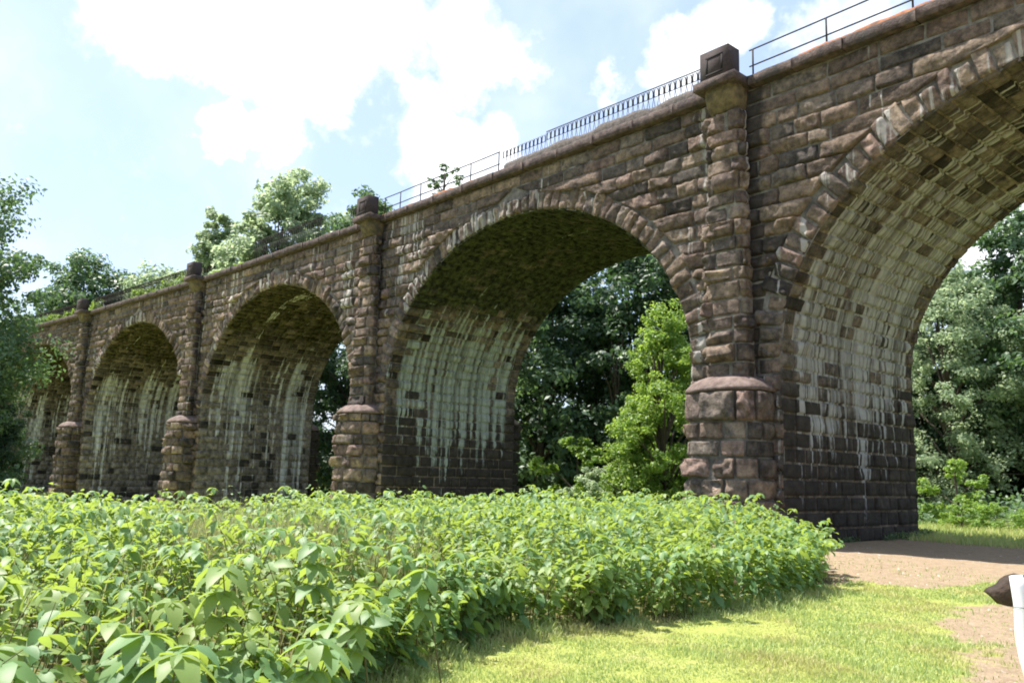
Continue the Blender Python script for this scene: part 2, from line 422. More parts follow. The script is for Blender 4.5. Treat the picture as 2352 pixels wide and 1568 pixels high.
    def bmask(w, t, j=j):
        z = prof(t, np.zeros_like(t))[1]; n = vn(pt(w*1.0, z*.18, 3+j), .8, 31+j); n2 = vn(pt(w, z, j), .35, 77)
        crown = sstep(9.0, 11.6, z)
        if j == -1:
            lime = .80*sstep(-.8+1.2*n, 6.4+1.0*n, z)-.09+.1*n+.08*n2-.20*crown-.12*sstep(10.8, 12.2, z); blk = .60*(1-sstep(3.2, 6.0, z))+.10; moss = -.25+.40*crown+.12*n2
        elif j == 0:
            lime = .80*sstep(-.8+1.2*n, 6.0+1.0*n, z)-.10+.12*n+.1*n2-.60*sstep(7.8, 10.8, z+.6*n2); blk = .62*(1-sstep(3.4, 6.0, z))+.10; moss = -.15+.85*sstep(7.0, 10.4, z)+.2*n2
        else:
            lime = .17+.42*sstep(-1, 6.5, z)+.36*n-.55*sstep(7.6, 10.2, z); blk = .15+.2*n2+.12*crown; moss = -.15+.72*sstep(7.4, 11, z)
        edge = sstep(.75, .45, w)+sstep(W-.75, W-.4, w)
        lime = lime-.5*edge; moss = moss+.05*edge
        return np.stack([lime, blk, moss], -1)
    def bcol(col, c, rg_, j=j):
        z = prof(c[:, 1], np.zeros(len(c)))[1]
        recess_dark = (rg_.random(len(c)) < (.13 if j <= 0 else .10)) & (z > 4.5)  # random stones coloured dark, as if sunk back in shade
        g_ = col.mean(1, keepdims=True); col = (col*.4+g_*.6*np.array([1.04, 1.0, .93]))*np.where(recess_dark, .22, .8)[:, None]
        if j >= 1:
            g = (z < 6.2) & (rg_.random(len(c)) > .16); col = np.where((z < 6.2)[:, None], .045, col); col = np.where(g[:, None], np.array([.205, .20, .19])*(.8+.4*rg_.random((len(c), 1))), col)
        return col
    def bst(c, rg_, j=j):
        k_ = len(c); m_ = (rg_.random((k_, 3))-.5)*.18; recess_dark = rg_.random(k_) < (.2 if j < 0 else .13); m_[recess_dark, 0] -= .3; m_[recess_dark, 1] += .12; return m_
    mbb = MB()
    stones(mbb, quads, bmap, max(6, nx-3), max(5, nz-1), .06 if j <= 0 else .05, joint=.012, seed=80+j, jit=.035, mskf=bmask, mskst=bst, colf=bcol, base=0, rough=.9)
    mbb.build('arch_barrel', M[BM[j]], viaduct)
    NT_, NW_ = 150, 36; tt, ww = np.meshgrid(np.linspace(0, T, NT_), np.linspace(.05, W-.03, NW_)); tt = tt.ravel(); ww = ww.ravel()
    s_, z_ = prof(tt, np.full(len(tt), -.035)); s_ = np.where(tt < JAMB, r+.035, np.where(tt > JAMB+ARC, -r-.035, s_))
    ii_ = (np.arange(NW_-1)[:, None]*NT_+np.arange(NT_-1)[None]).ravel(); mk = bmask(ww, tt); mk[:, 1] *= .55; mk[:, 0] += .03
    mc = MB(); mc.add(place(fr, s_, ww, z_), np.stack([ii_, ii_+1, ii_+1+NT_, ii_+NT_], -1), col=np.tile([.19, .165, .14] if j < 1 else [.215, .21, .20], (len(tt), 1)), msk=mk, sz=np.stack([ww, tt, np.full(len(tt), (80+j)*3.1)], -1))
    mc.build('barrel_core', M[BM[j]], viaduct)
    # ---- coping: long slabs with small gaps and chipped edges
    cp = MB(); s = -L/2
    while s < L/2-.05:
        e = min(L/2, s+rg.uniform(1.3, 2.2)); e = L/2 if L/2-e < .6 else e
        nn = 14; xs = np.linspace(s+.008, e-.008, nn)
        prf = [(.3, 0), (-.265, 0), (-.28, .012), (-.285, .16), (-.28, .325), (-.25, .35), (.1, .36), (.55, .36)]
        V = []
        dz = rg.uniform(-.012, .012); dy = rg.uniform(-.02, .02)
        for x in xs:
            for (w0, zz) in prf: V.append((x, w0, zz))
        V = np.array(V); nzv = vn(V, 2.7, 5+j); nz3 = vn(V, 9, 8)
        fro = (V[:, 1] < 0)
        Pp = place(fr, V[:, 0], V[:, 1]+fro*(dy+.035*nzv+.02*nz3), HC+V[:, 2]+dz+fro*(.025*nz3))
        m_ = len(prf); q = [(i*m_+k, i*m_+k+1, (i+1)*m_+k+1, (i+1)*m_+k) for i in range(nn-1) for k in range(m_-1)]
        q += [] ; cp.add(Pp, q, [(0, k, k+1) for k in range(1, m_-1)]+[((nn-1)*m_, (nn-1)*m_+k+1, (nn-1)*m_+k) for k in range(1, m_-1)])
        s = e
    cp.build('coping', M['coping'], viaduct)
    # deck between copings, ballast bank
    dk = MB(); xs = np.linspace(-L/2, L/2, 90); V = []
    for x in xs:
        for w0, zz in ((.2, .30), (.35, .38), (.8, .50), (1.5, .55), (W-1.5, .55), (W-.2, .35), (W+.25, .33), (W+.25, -.02), (W-.05, -.02)): V.append((x, w0, zz))
    V = np.array(V); k = 9; bump = .09*vn(V, 5, 3)*((V[:, 1] > .25) & (V[:, 1] < W-.5))
    dk.add(place(fr, V[:, 0], V[:, 1], HC+V[:, 2]+bump), [(i*k+m, i*k+m+1, (i+1)*k+m+1, (i+1)*k+m) for i in range(89) for m in range(k-1)])
    dk.build('deck', M['ballast'], viaduct)
# orange iron-stained ballast toe behind the coping
def ridge(j, s0, s1, w0, h, mat, name, seed):
    fr = frame(j); n_ = int(abs(s1-s0)/.12)+2; xs = np.linspace(s0, s1, n_); V = []
    for x in xs:
        for a, b in ((0, -.1), (.03, .5), (.12, .95), (.28, 1.0), (.5, .6), (.6, -.1)): V.append((x, w0+a, b*h))
    V = np.array(V); nzv = vn(V, 6, seed); nz2 = vn(V*np.array([1, .0, .0]), 1.3, seed+1)
    mb = MB(); mb.add(place(fr, V[:, 0], V[:, 1]+.03*nzv, HC+.34+V[:, 2]*(1+.5*nz2)+.04*nzv*(V[:, 2] > 0)), [(i*6+m, i*6+m+1, (i+1)*6+m+1, (i+1)*6+m) for i in range(n_-1) for m in range(5)])
    return mb.build(name, mat, viaduct)
ridge(-1, -L/2, L/2-2.5, -.19, .17, M['rust'], 'stained_ballast_edge', 4)
ridge(0, .3, L/2-.6, -.19, .12, M['rust'], 'stained_ballast_edge', 6)
ridge(0, -L/2+.9, .5, -.18, .36, M['ballast'], 'ballast_edge', 7)
# ---- piers: cutwaters, pilasters, brackets, pedestals
def wrapmap(fr, w0, half, prot, exf=.62, taper=None, back=False):
    """s in [-1,1] runs round a bluff superelliptic front; z height"""
    def f(s, z, h):
        k = np.ones_like(z) if taper is None else taper(z)
        a = s*pi/2; sx = np.sign(a)*np.abs(np.sin(a))**exf*half*k; sy = np.abs(np.cos(a))**exf*prot*k
        nl = np.hypot(sx/half**2, sy/prot**2)+1e-9; nxx = sx/half**2/nl; nyy = sy/prot**2/nl
        x = sx+nxx*h; y = sy+nyy*h
        if back: return place(fr, x, w0+y, z)
        return place(fr, x, w0-y, z)
    return f
def around(rows, rg, lens, W_):
    """rows: list of (z0,z1); lens in metres; W_ arc length for s=2"""
    q = []
    for z0, z1 in rows:
        c = split(-W_/2, W_/2, rg, *lens)
        for a, b in zip(c, c[1:]): q.append([(a*2/W_, z0), (b*2/W_, z0), (b*2/W_, z1), (a*2/W_, z1)])
    return q
def wrap_stones(mb, q, mp, scale, **k):
    # stones() measures in metres, so feed metres and rescale in the map
    Q = np.array(q, float); Q[..., 0] *= scale
    stones(mb, Q, lambda s, z, h: mp(np.clip(s/scale, -1, 1), z, h), **k)
for i in range(0, 6):
    fr = pframe(i); rg = random.Random(500+i); pier = empty('pier', (*P[i], 0), viaduct)
    nx, nz = {0: (14, 11), 1: (12, 9), 2: (9, 7)}.get(i, (7, 5))
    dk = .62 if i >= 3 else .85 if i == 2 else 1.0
    loc = (P[i], )
    def build(mb, name, mat, sm=False):
        o = mb.build(name, mat, None, sm); o.parent = pier; o.matrix_parent_inverse = Matrix.Translation((-P[i][0], -P[i][1], 0)); return o
    zc = 4.42
    tp = lambda z: 1+.05*np.clip((zc-z)/zc, -1, 1.6)
    for back in (False, True):
        rows = []; z = -3.4
        while z < zc-.1:
            e = z+rg.uniform(.5, .64); e = zc if zc-e < .35 else e
            rows.append((z, e)); z = e
        mp = wrapmap(fr, W if back else 0., 1.32, 1.22, .72, tp, back)
        mb = MB(); sc = 2.05
        def cm(s, z): return np.stack([-.02+.1*vn(pt(s, z, i), .6, 3), .02+.25*vn(pt(s, z*.3, i), .6, 5)+.28*sstep(.6, 1.6, -s)+(.35 if back else 0), -.1+0*s], -1)  # black amount rises on the right flank, and overall on the back
        wrap_stones(mb, around(rows, rg, (.45, 1.25), 4.1), mp, sc, nx=nx, nz=nz, bulge=.15, seed=200+i, mskf=cm, dark=(.55 if back else dk*1.12), joint=.015, rough=1.6)
        build(mb, 'cutwater', M['face'])
        # core
        mc = MB(); n_ = 24; sv = np.linspace(-1, 1, n_); V = []
        for zz in (-3.4, 4.45): V.append(mp(sv, np.full(n_, zz), np.full(n_, -.05)))
        V = np.concatenate(V); mc.add(V, [(a, a+1, n_+a+1, n_+a) for a in range(n_-1)]); build(mc, 'cutwater_core', M['joint'])
        # domed cap in big slabs
        cap = MB(); rr = [(1.04, 0.0), (1.08, .04), (1.05, .12), (.94, .27), (.78, .40), (.55, .52), (.25, .60), (0.02, .62)]; n_ = 28; V = []
        sv = np.linspace(-1, 1, n_)
        for kk, dz in rr:
            a = sv*pi/2; x = np.sign(a)*np.abs(np.sin(a))**.72*1.32*kk; y = np.abs(np.cos(a))**.72*1.22*kk
            zz = zc-.01+dz; g = .03*vn(pt(x*1.0, y*1.0, dz), 2.5, 7+i)
            V.append(place(fr, x, (W+y) if back else -y, zz)+np.stack([0*x, 0*x, g], -1))
        V = np.concatenate(V); q = [(a*n_+b, a*n_+b+1, (a+1)*n_+b+1, (a+1)*n_+b) for a in range(len(rr)-1) for b in range(n_-1)]
        a = sv*pi/2; bx = np.sign(a)*np.abs(np.sin(a))**.72*1.32*.9; by = np.abs(np.cos(a))**.72*1.22*.9
        cap.add(V, q); b0 = place(fr, bx, (W+by) if back else -by, zc-.01)
        cap.add(np.concatenate([V[:n_], b0]), [(b+1, b, n_+b, n_+b+1) for b in range(n_-1)])
        build(cap, 'cutwater_cap', M['cap'], True)
    # pilaster
    rows = []; z = zc+.35; zt = 13.45
    while z < zt-.05:
        e = z+rg.uniform(.42, .60); e = zt if zt-e < .3 else e
        rows.append((z, e)); z = e
    tp2 = lambda z: 1.0-.24*np.clip((z-5)/8.5, -.1, 1)
    mp = wrapmap(fr, 0., .78, .62, .5, tp2)
    def pm(s, z): return np.stack([.06+.3*vn(pt(s, z*.3, 4), .8, i+3)*1.0, .12+.28*vn(pt(s, z*.25, i), .9, 5)+.12*sstep(12.5, 13.4, z)+.25*sstep(.5, .95, -s), -.2+.3*sstep(12.8, 13.5, z)], -1)  # black amount rises along the right flank and towards the top
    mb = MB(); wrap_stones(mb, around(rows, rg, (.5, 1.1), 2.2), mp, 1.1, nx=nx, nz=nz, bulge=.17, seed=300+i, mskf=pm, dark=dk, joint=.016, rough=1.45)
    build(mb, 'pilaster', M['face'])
    mc = MB(); n_ = 20; sv = np.linspace(-1, 1, n_)
    V = np.concatenate([mp(sv, np.full(n_, zz), np.full(n_, -.05)) for zz in (zc, zt)]); mc.add(V, [(a, a+1, n_+a+1, n_+a) for a in range(n_-1)]); build(mc, 'pilaster_core', M['jointdark'])
    # bracket flaring out beneath the slab
    bk = MB(); oct_ = lambda hx, d, c: [(-hx, .1), (-hx, -(d-c)), (-(hx-c), -d), (hx-c, -d), (hx, -(d-c)), (hx, .1)]
    lv = [(13.45, .50, .48, .17), (13.52, .54, .54, .18), (13.75, .60, .68, .2), (14.02, .62, .76, .22), (14.18, .63, .78, .22)]; V = []
    for z, hx, d, c in lv:
        for x, y in oct_(hx, d, c): V.append(place(fr, np.array(x), np.array(y), z))
    n_ = 6; q = [(a*n_+b, a*n_+b+1, (a+1)*n_+b+1, (a+1)*n_+b) for a in range(len(lv)-1) for b in range(n_-1)]
    bk.add(np.array(V), q); bk.add(np.array(V)[:6], [(0, 5, 4, 1), (1, 4, 3, 2)])
    build(bk, 'bracket', M['bracket'])
    c, u, n = fr
    sl = MB(); sl.box(c-n*.43, u, n, .78, .56, 14.18, 14.47, .02); build(sl, 'slab', M['coping'])
    pd = MB(); zf = 14.47; hx = .54; dy = .60; yb = -.93
    pd.box(c+n*(yb+dy/2), u, n, hx, dy/2, zf-.02, zf+.98, .02); o = build(pd, 'pedestal', M['pedestal'])
    # square frame of thin dark strips laid on the pedestal face
    for (x0, x1, z0, z1) in ((-.32, .32, .70, .765), (-.32, .32, .12, .185), (-.32, -.255, .185, .70), (.255, .32, .185, .70)):
        g = MB(); g.box(c+n*(yb-.004)+u*(x0+x1)/2, u, n, (x1-x0)/2, .006, zf+z0, zf+z1); build(g, 'frame_moulding', M['frame_strip'])
# ---- weeds on the far coping
# ------------------------------------------------------------------ railings (each a thing)
def pipe_rail(j, s0, s1, posts, lab, hgt=.95, w0=-.02, free=0.0):
    fr = frame(j); p0 = place(fr, np.array((s0+s1)/2), np.array(w0), HC+.36)
    root = empty('pipe_railing', p0); tag(root, lab, 'railing', 'iron railings along the viaduct deck')
    inv = Matrix.Translation(tuple(-p0))
    def put(mb, name):
        o = mb.build(name, M['iron'], None, True); o.parent = root; o.matrix_parent_inverse = inv
    for s in posts:
        m = MB(); m.tube([place(fr, np.array(s), np.array(w0), HC+.30), place(fr, np.array(s), np.array(w0), HC+.36+hgt)], .028, 6)
        m.tube([place(fr, np.array(s), np.array(w0), HC+.34), place(fr, np.array(s), np.array(w0), HC+.42)], .06, 6); put(m, 'post')
    for z in (hgt, hgt*.42):
        m = MB(); m.tube([place(fr, np.array(x), np.array(w0), HC+.36+z+.006*sin(x*2)) for x in np.linspace(s0, s1, 12)], .024, 6); put(m, 'rail')
pipe_rail(-1, L/2-.72, -L/2+.6, [L/2-.85, L/2-3.35, L/2-5.85, L/2-8.4, L/2-10.9, L/2-13.4, L/2-15.9, L/2-18.4], 'thin two-bar pipe railing at the upper right, running right from the nearest pedestal')
pipe_rail(0, .95, L/2-.62, [1.0, 2.9, 4.8, 6.7, 8.4, 9.75], 'thin two-bar pipe railing between the second pedestal and the ornate lattice railing')
def lattice(j, s0, s1, lab, top=True, w0=-.02, hgt=1.02, step=.235, lean=0):
    fr = frame(j); p0 = place(fr, np.array((s0+s1)/2), np.array(w0), HC+.36)
    root = empty('lattice_railing', p0); tag(root, lab, 'railing', 'iron railings along the viaduct deck')
    inv = Matrix.Translation(tuple(-p0))
    def put(mb, name):
        o = mb.build(name, M['iron'], None, False); o.parent = root; o.matrix_parent_inverse = inv
    pp = lambda x, z: place(fr, np.array(x), np.array(w0), HC+.34+z)
    n_ = int(abs(s1-s0)/step); sg = 1 if s1 > s0 else -1
    m = MB(); m2 = MB(); t_ = hgt
    for k in range(n_+1):
        x = s0+sg*k*step; c = x+sg*step/2
        m.tube([pp(x, t_*.62), pp(x, t_)], .011, 4)
        # arched hoop between bars
        if k < n_:
            m.tube([pp(c-.085, t_*.66), pp(c-.095, t_*.8), pp(c-.07, t_*.93), pp(c, t_*.985), pp(c+.07, t_*.93), pp(c+.095, t_*.8), pp(c+.085, t_*.66)], .023, 4, False)
            # lancets below: pairs of leaning bars
            m2.tube([pp(x, t_*.66), pp(c, 0.02)], .013, 4); m2.tube([pp(x+sg*step, t_*.66), pp(c, 0.02)], .013, 4)
    put(m, 'hoop_panel'); put(m2, 'lancet_panel')
    for z, ra, on in ((t_+.01, .022, top), (t_*.66, .014, True), (.06, .014, True)):
        if not on: continue
        m = MB(); m.tube([pp(s0, z), pp((s0+s1)/2, z), pp(s1, z)], ra, 4); put(m, 'rail')
lattice(0, -L/2+.55, -1.9, 'long ornate iron lattice railing left of the nearest pedestal, topped by a handrail')
lattice(0, -1.86, .85, 'short ornate lattice railing without handrail, above the crown of the second arch', top=False, hgt=.96)
lattice(1, -5.1, 3.0, 'dark ornate lattice railing above the third arch, seen against a big tree crown', hgt=1.25)
lattice(1, -L/2+.6, -L/2+2.6, 'rusty lattice railing stub just left of the second pedestal')
lattice(2, -L/2+.6, L/2-.8, 'dark lattice railing left of the third pedestal, half hidden by trees')
lattice(3, -L/2+.8, L/2-2, 'far lattice railing overgrown by weeds, at the left end of the viaduct')
# ------------------------------------------------------------------ ground
def drop(x, y):
    """valley falls away to the left"""
    return -1.7*sstep(1.0, -16.0, x)*sstep(-60, -8, y+0*x)-0.0*y
def gz(x, y):
    x = np.asarray(x, float); y = np.asarray(y, float)
    z = drop(x, y)
    back = sstep(42, 95, y+.25*(-x)-6)*9.0+sstep(85, 180, y)*8
    z = z+back*sstep(400, 120, np.hypot(x, y))+.05*fbm(pt(x, y, 0), .35, 3).reshape(x.shape)+.02*vn(pt(x, y, 0), 1.6, 9).reshape(x.shape)
    return z
def axis(c, inner, outer, n1, n2):
    a = np.linspace(-inner, inner, n1); o = inner+(outer-inner)*np.linspace(0, 1, n2)[1:]**2.2
    return c+np.concatenate([-o[::-1], a, o])
gx = axis(4, 22, 900, 330, 40); gy = axis(-8, 20, 900, 300, 40); GX, GY = np.meshgrid(gx, gy); GZ = gz(GX.ravel(), GY.ravel())
nX, nY = len(gx), len(gy); ii = (np.arange(nY-1)[:, None]*nX+np.arange(nX-1)[None]).ravel()
EDGE = [(12.2, -26), (11.0, -22.6), (9.9, -21.3), (9.1, -20.0), (7.7, -18.1), (6.8, -16.3), (6.4, -15.1), (6.7, -13.6), (6.9, -12.0), (7.0, -10.0), (6.7, -8.2), (5.9, -6.6), (4.7, -4.6), (3.3, -2.9), (2.4, -2.3), (1.0, -2.2), (-3, -2.4), (-9, -3.2), (-13, -5.0), (-13, -12), (-9, -19), (-2, -26), (4, -29)]
EDGE = np.array(EDGE)
def inside(x, y, poly=EDGE):
    c = np.zeros(x.shape, bool); n = len(poly); k = n-1
    for i in range(n):
        xi, yi = poly[i]; xk, yk = poly[k]
        hit = ((yi > y) != (yk > y)) & (x < (xk-xi)*(y-yi)/(yk-yi+1e-12)+xi); c ^= hit; k = i
    return c
def edist(x, y, poly=EDGE):
    d = np.full(x.shape, 1e9); n = len(poly)
    for i in range(n):
        a = poly[i]; b = poly[(i+1) % n]; ab = b-a; t = np.clip(((x-a[0])*ab[0]+(y-a[1])*ab[1])/(ab@ab), 0, 1)
        d = np.minimum(d, np.hypot(x-a[0]-t*ab[0], y-a[1]-t*ab[1]))
    return d
def dirt(x, y):
    n1 = vn(pt(x, y, 0), .55, 5); n2 = vn(pt(x, y, 0), 2.2, 8); n3 = vn(pt(x, y, 0), 6, 9)
    a = x-(5.7+(y+8.9)/2.15)+.7*n1+.35*n2+.15*n3
    f1 = (1-sstep(-.35, .35, a))*sstep(-4, -1, x)*(1-sstep(6.5, 8.5, y+n1))
    b = x-(8.5-(y+7)*.38)+.9*n1+.6*n2+.3*n3
    f2 = sstep(-.4, .7, b)*.85*(1-sstep(-6.5, -4.5, y+.5*n1))
    return np.maximum(f1, f2)
def ground_mat():
    t = NT('lawn_and_dirt'); ob = t.coord(); sp = t.n('ShaderNodeSeparateXYZ'); t.l(ob, sp.inputs[0]); x, y = sp.outputs[0], sp.outputs[1]
    nA = t.noise(ob, .55, 4, .6); nB = t.noise(ob, 3.2, 5, .65); nC = t.noise(ob, 22, 4, .7)
    g = t.mix(nB, (.20, .25, .05), (.36, .37, .12)); g = t.mix(1.0, g, t.mix(nC, (.55, .6, .5), (1.45, 1.4, 1.4)), 'MULTIPLY')
    straw = t.ramp(t.noise(ob, 1.4, 5, .7), .52, .66); g = t.mix(t.math('MULTIPLY', straw, .5), g, (.36, .30, .16))
    d = t.mix(nB, (.20, .15, .10), (.37, .285, .20)); d = t.mix(1.0, d, t.mix(nC, (.45, .43, .42), (1.55, 1.55, 1.5)), 'MULTIPLY'); d = t.mix(t.math('MULTIPLY', t.ramp(t.noise(ob, 5, 5, .75), .52, .66), .5), d, (.13, .09, .055))
    peb = t.ramp(t.noise(ob, 9, 3, .8), .62, .68); d = t.mix(t.math('MULTIPLY', peb, .6), d, (.46, .42, .38))
    f = t.attr('dirt').outputs['Fac']; f = t.ramp(t.math('ADD', f, t.math('MULTIPLY', t.math('SUBTRACT', t.noise(ob, 7, 4, .7), .5), .9)), .3, .7)
    li = t.attr('litter_shade').outputs['Fac']; dd = t.mix(li, d, t.mix(nC, (.03, .024, .016), (.10, .07, .045)))  # leaf litter, darkened to carry the shade under the thicket
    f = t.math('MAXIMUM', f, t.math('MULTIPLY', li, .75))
    c = t.mix(f, g, dd)
    return t.out(c, .95, t.bump(t.noise(ob, 30, 5, .7), .9, .03), .15)
M['ground'] = ground_mat()
gx_, gy_ = GX.ravel(), GY.ravel(); LITTER_SHADE = np.where(inside(gx_, gy_), 1.0, sstep(.5, 0, edist(gx_, gy_)))
gr = make_obj('ground', np.stack([GX.ravel(), GY.ravel(), GZ], -1), np.stack([ii, ii+1, ii+1+nX, ii+nX], -1), M['ground'], smooth=True, attrs={'dirt': dirt(GX.ravel(), GY.ravel()), 'litter_shade': LITTER_SHADE})
tag(gr, kind='structure')
# ------------------------------------------------------------------ foliage
def rand_rot(rg, n):
    q = rg.normal(size=(n, 4)); q /= np.linalg.norm(q, axis=1)[:, None]; return q
def leaf_quads(cen, nrm, size, rg, asp=.55):
    """small folded diamonds: 4 verts 2 tris"""
    n = len(cen); d = rg.normal(size=(n, 3)); d -= (d*nrm).sum(1)[:, None]*nrm; d /= np.linalg.norm(d, axis=1)[:, None]+1e-9
    b = np.cross(nrm, d); s = size[:, None]
    V = np.stack([cen-d*s*.5, cen+b*s*asp*.5+nrm*s*.08, cen+d*s*.5, cen-b*s*asp*.5+nrm*s*.08], 1).reshape(-1, 3)
    i = (np.arange(n)*4)[:, None]
    return V, i+np.array([[0, 1, 2, 3]])
def tree_mesh(name, seed, H, rad, trunk_h, leaf, nclump, nleaf, mat, shape=(1, 1, 1), lean=0., low=0.15, cl=1.0, sparse=0):
    rg = np.random.default_rng(seed); tb = MB()
    top = H; bend = rg.normal(size=2)*.04*H
    tr = np.array([[bend[0]*t*t+lean*t, bend[1]*t*t, H*.82*t] for t in np.linspace(0, 1, 9)])
    r0 = H*.016+.05; tb.tube(tr, np.linspace(r0, r0*.2, 9), 7)
    # main lobes hung on limbs, clumps on the lobes
    nl = max(8, nclump//11); lobes = []
    for k in range(nl):
        t = low+(1-low)*(k+.5)/nl; ang = k*2.399+rg.uniform(-.4, .4)
        prof_ = math.sin(min(1, (t-low)/(1-low)*.93+.12)*pi)**.6 if t < .99 else .3
        rr = rad*prof_*rg.uniform(.45, .98); zz = trunk_h+(H-trunk_h)*(t-low)/(1-low)*rg.uniform(.93, 1.02)
        c = np.array([cos(ang)*rr*shape[0]+lean*zz/H, sin(ang)*rr*shape[1], zz]); lr = rad*rg.uniform(.24, .42)*cl
        lobes.append((c, lr)); b0 = tr[min(7, max(1, int(zz*.72/H*9)))]
        mid = (b0+c)/2+np.array([0, 0, .05*H]); tb.tube([b0, mid, c], [r0*.38, r0*.22, r0*.07], 5, False)
    C = []; N = []
    for k in range(nclump):
        c, lr = lobes[k % nl]; v = rg.normal(size=3); v /= np.linalg.norm(v); v[2] = v[2]*.8+.15
        o = c+v*lr*rg.uniform(.55, 1.08)*np.array([1, 1, .8]); cr = lr*rg.uniform(.3, .5)
        m = int(nleaf*rg.uniform(.6, 1.3)); p = rg.normal(size=(m, 3)); p /= np.linalg.norm(p, axis=1)[:, None]+1e-9
        p *= (rg.random((m, 1))**.5)*cr; p[:, 2] *= .7
        C.append(o+p); nn = p/cr*.7+v*.4+rg.normal(size=(m, 3))*.55+np.array([0, 0, .45]); N.append(nn)
    C = np.concatenate(C); N = np.concatenate(N); N /= np.linalg.norm(N, axis=1)[:, None]
    V, q = leaf_quads(C, N, leaf*rg.uniform(.6, 1.3, len(C)), rg)
    rnd = np.repeat(rg.random(len(C))**1.3, 4)
    crown = make_obj('crown', V, q, mat, None, False, {'rnd': rnd}); trunk = tb.build('trunk', M['bark'], None, True)
    return crown.data, trunk.data, crown, trunk
PROTO = {}
def proto(key, *a, **k):
    c, t, oc, ot = tree_mesh(key, *a, **k); bpy.data.objects.remove(oc); bpy.data.objects.remove(ot); PROTO[key] = (c, t)
proto('broadA', 1, 18, 5.8, 2.5, .38, 300, 80, M['leaf_mid'], cl=1.25, low=.05)
proto('broadB', 2, 17, 5.0, 2.0, .36, 300, 80, M['leaf_pale'], cl=1.25, low=.05)
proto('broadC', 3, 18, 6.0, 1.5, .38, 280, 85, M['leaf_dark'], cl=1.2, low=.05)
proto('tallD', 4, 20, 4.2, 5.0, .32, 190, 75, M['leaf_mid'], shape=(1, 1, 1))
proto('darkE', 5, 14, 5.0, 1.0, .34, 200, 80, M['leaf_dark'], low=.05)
proto('nearF', 6, 15, 4.6, 1.5, .19, 560, 120, M['leaf_mid'], low=.05, cl=1.15)
proto('nearG', 7, 12, 4.6, .6, .18, 420, 110, M['leaf_dark'], low=.03)
proto('sapling', 8, 9, 2.3, .3, .15, 520, 60, M['leaf_bright'], low=.02, cl=1.1)
proto('silver', 9, 17, 5.0, 1.0, .26, 420, 95, M['leaf_pale'], low=.03, cl=1.05)
proto('nearK', 17, 15, 3.4, .8, .19, 520, 130, M['leaf_dark'], low=.03, cl=1.3)
proto('bush', 10, 3.0, 1.4, .1, .15, 90, 60, M['leaf_bright'], low=.02)
proto('bushp', 11, 2.8, 1.6, .1, .14, 90, 60, M['leaf_pale'], low=.02)
proto('deckbush', 12, 1.9, .95, .25, .14, 60, 22, M['leaf_mid'], low=.1)
proto('lowbush', 13, 1.2, 1.3, .05, .12, 60, 55, M['leaf_bright'], low=.02)
proto('roundH', 15, 17, 3.3, 7.0, .30, 300, 95, M['leaf_pale'], cl=1.5, low=.25)
proto('midI', 16, 17, 2.5, 5.5, .28, 240, 90, M['leaf_pale'], cl=1.4, low=.2)
proto('thin', 14, 19, 3.4, 6.0, .3, 110, 55, M['leaf_mid'], cl=.8)
def plant(kind, x, y, sc, rot, label, cat='tree', group=None, z=None, name=None, sz=1.0):
    nm = name or {'tree': 'broadleaf_tree', 'shrub': 'leafy_shrub'}.get(cat, 'broadleaf_tree')
    root = empty(nm, (x, y, float(gz(np.array([x]), np.array([y]))[0])-.05 if z is None else z)); root.rotation_euler[2] = rot; root.scale = (sc, sc, sc*sz)
    tag(root, label, cat, group)
    for d, n_ in zip(PROTO[kind], ('crown', 'trunk')):
        o = bpy.data.objects.new(n_, d); COL.objects.link(o); o.parent = root
    return root
G1 = 'trees beyond the viaduct'
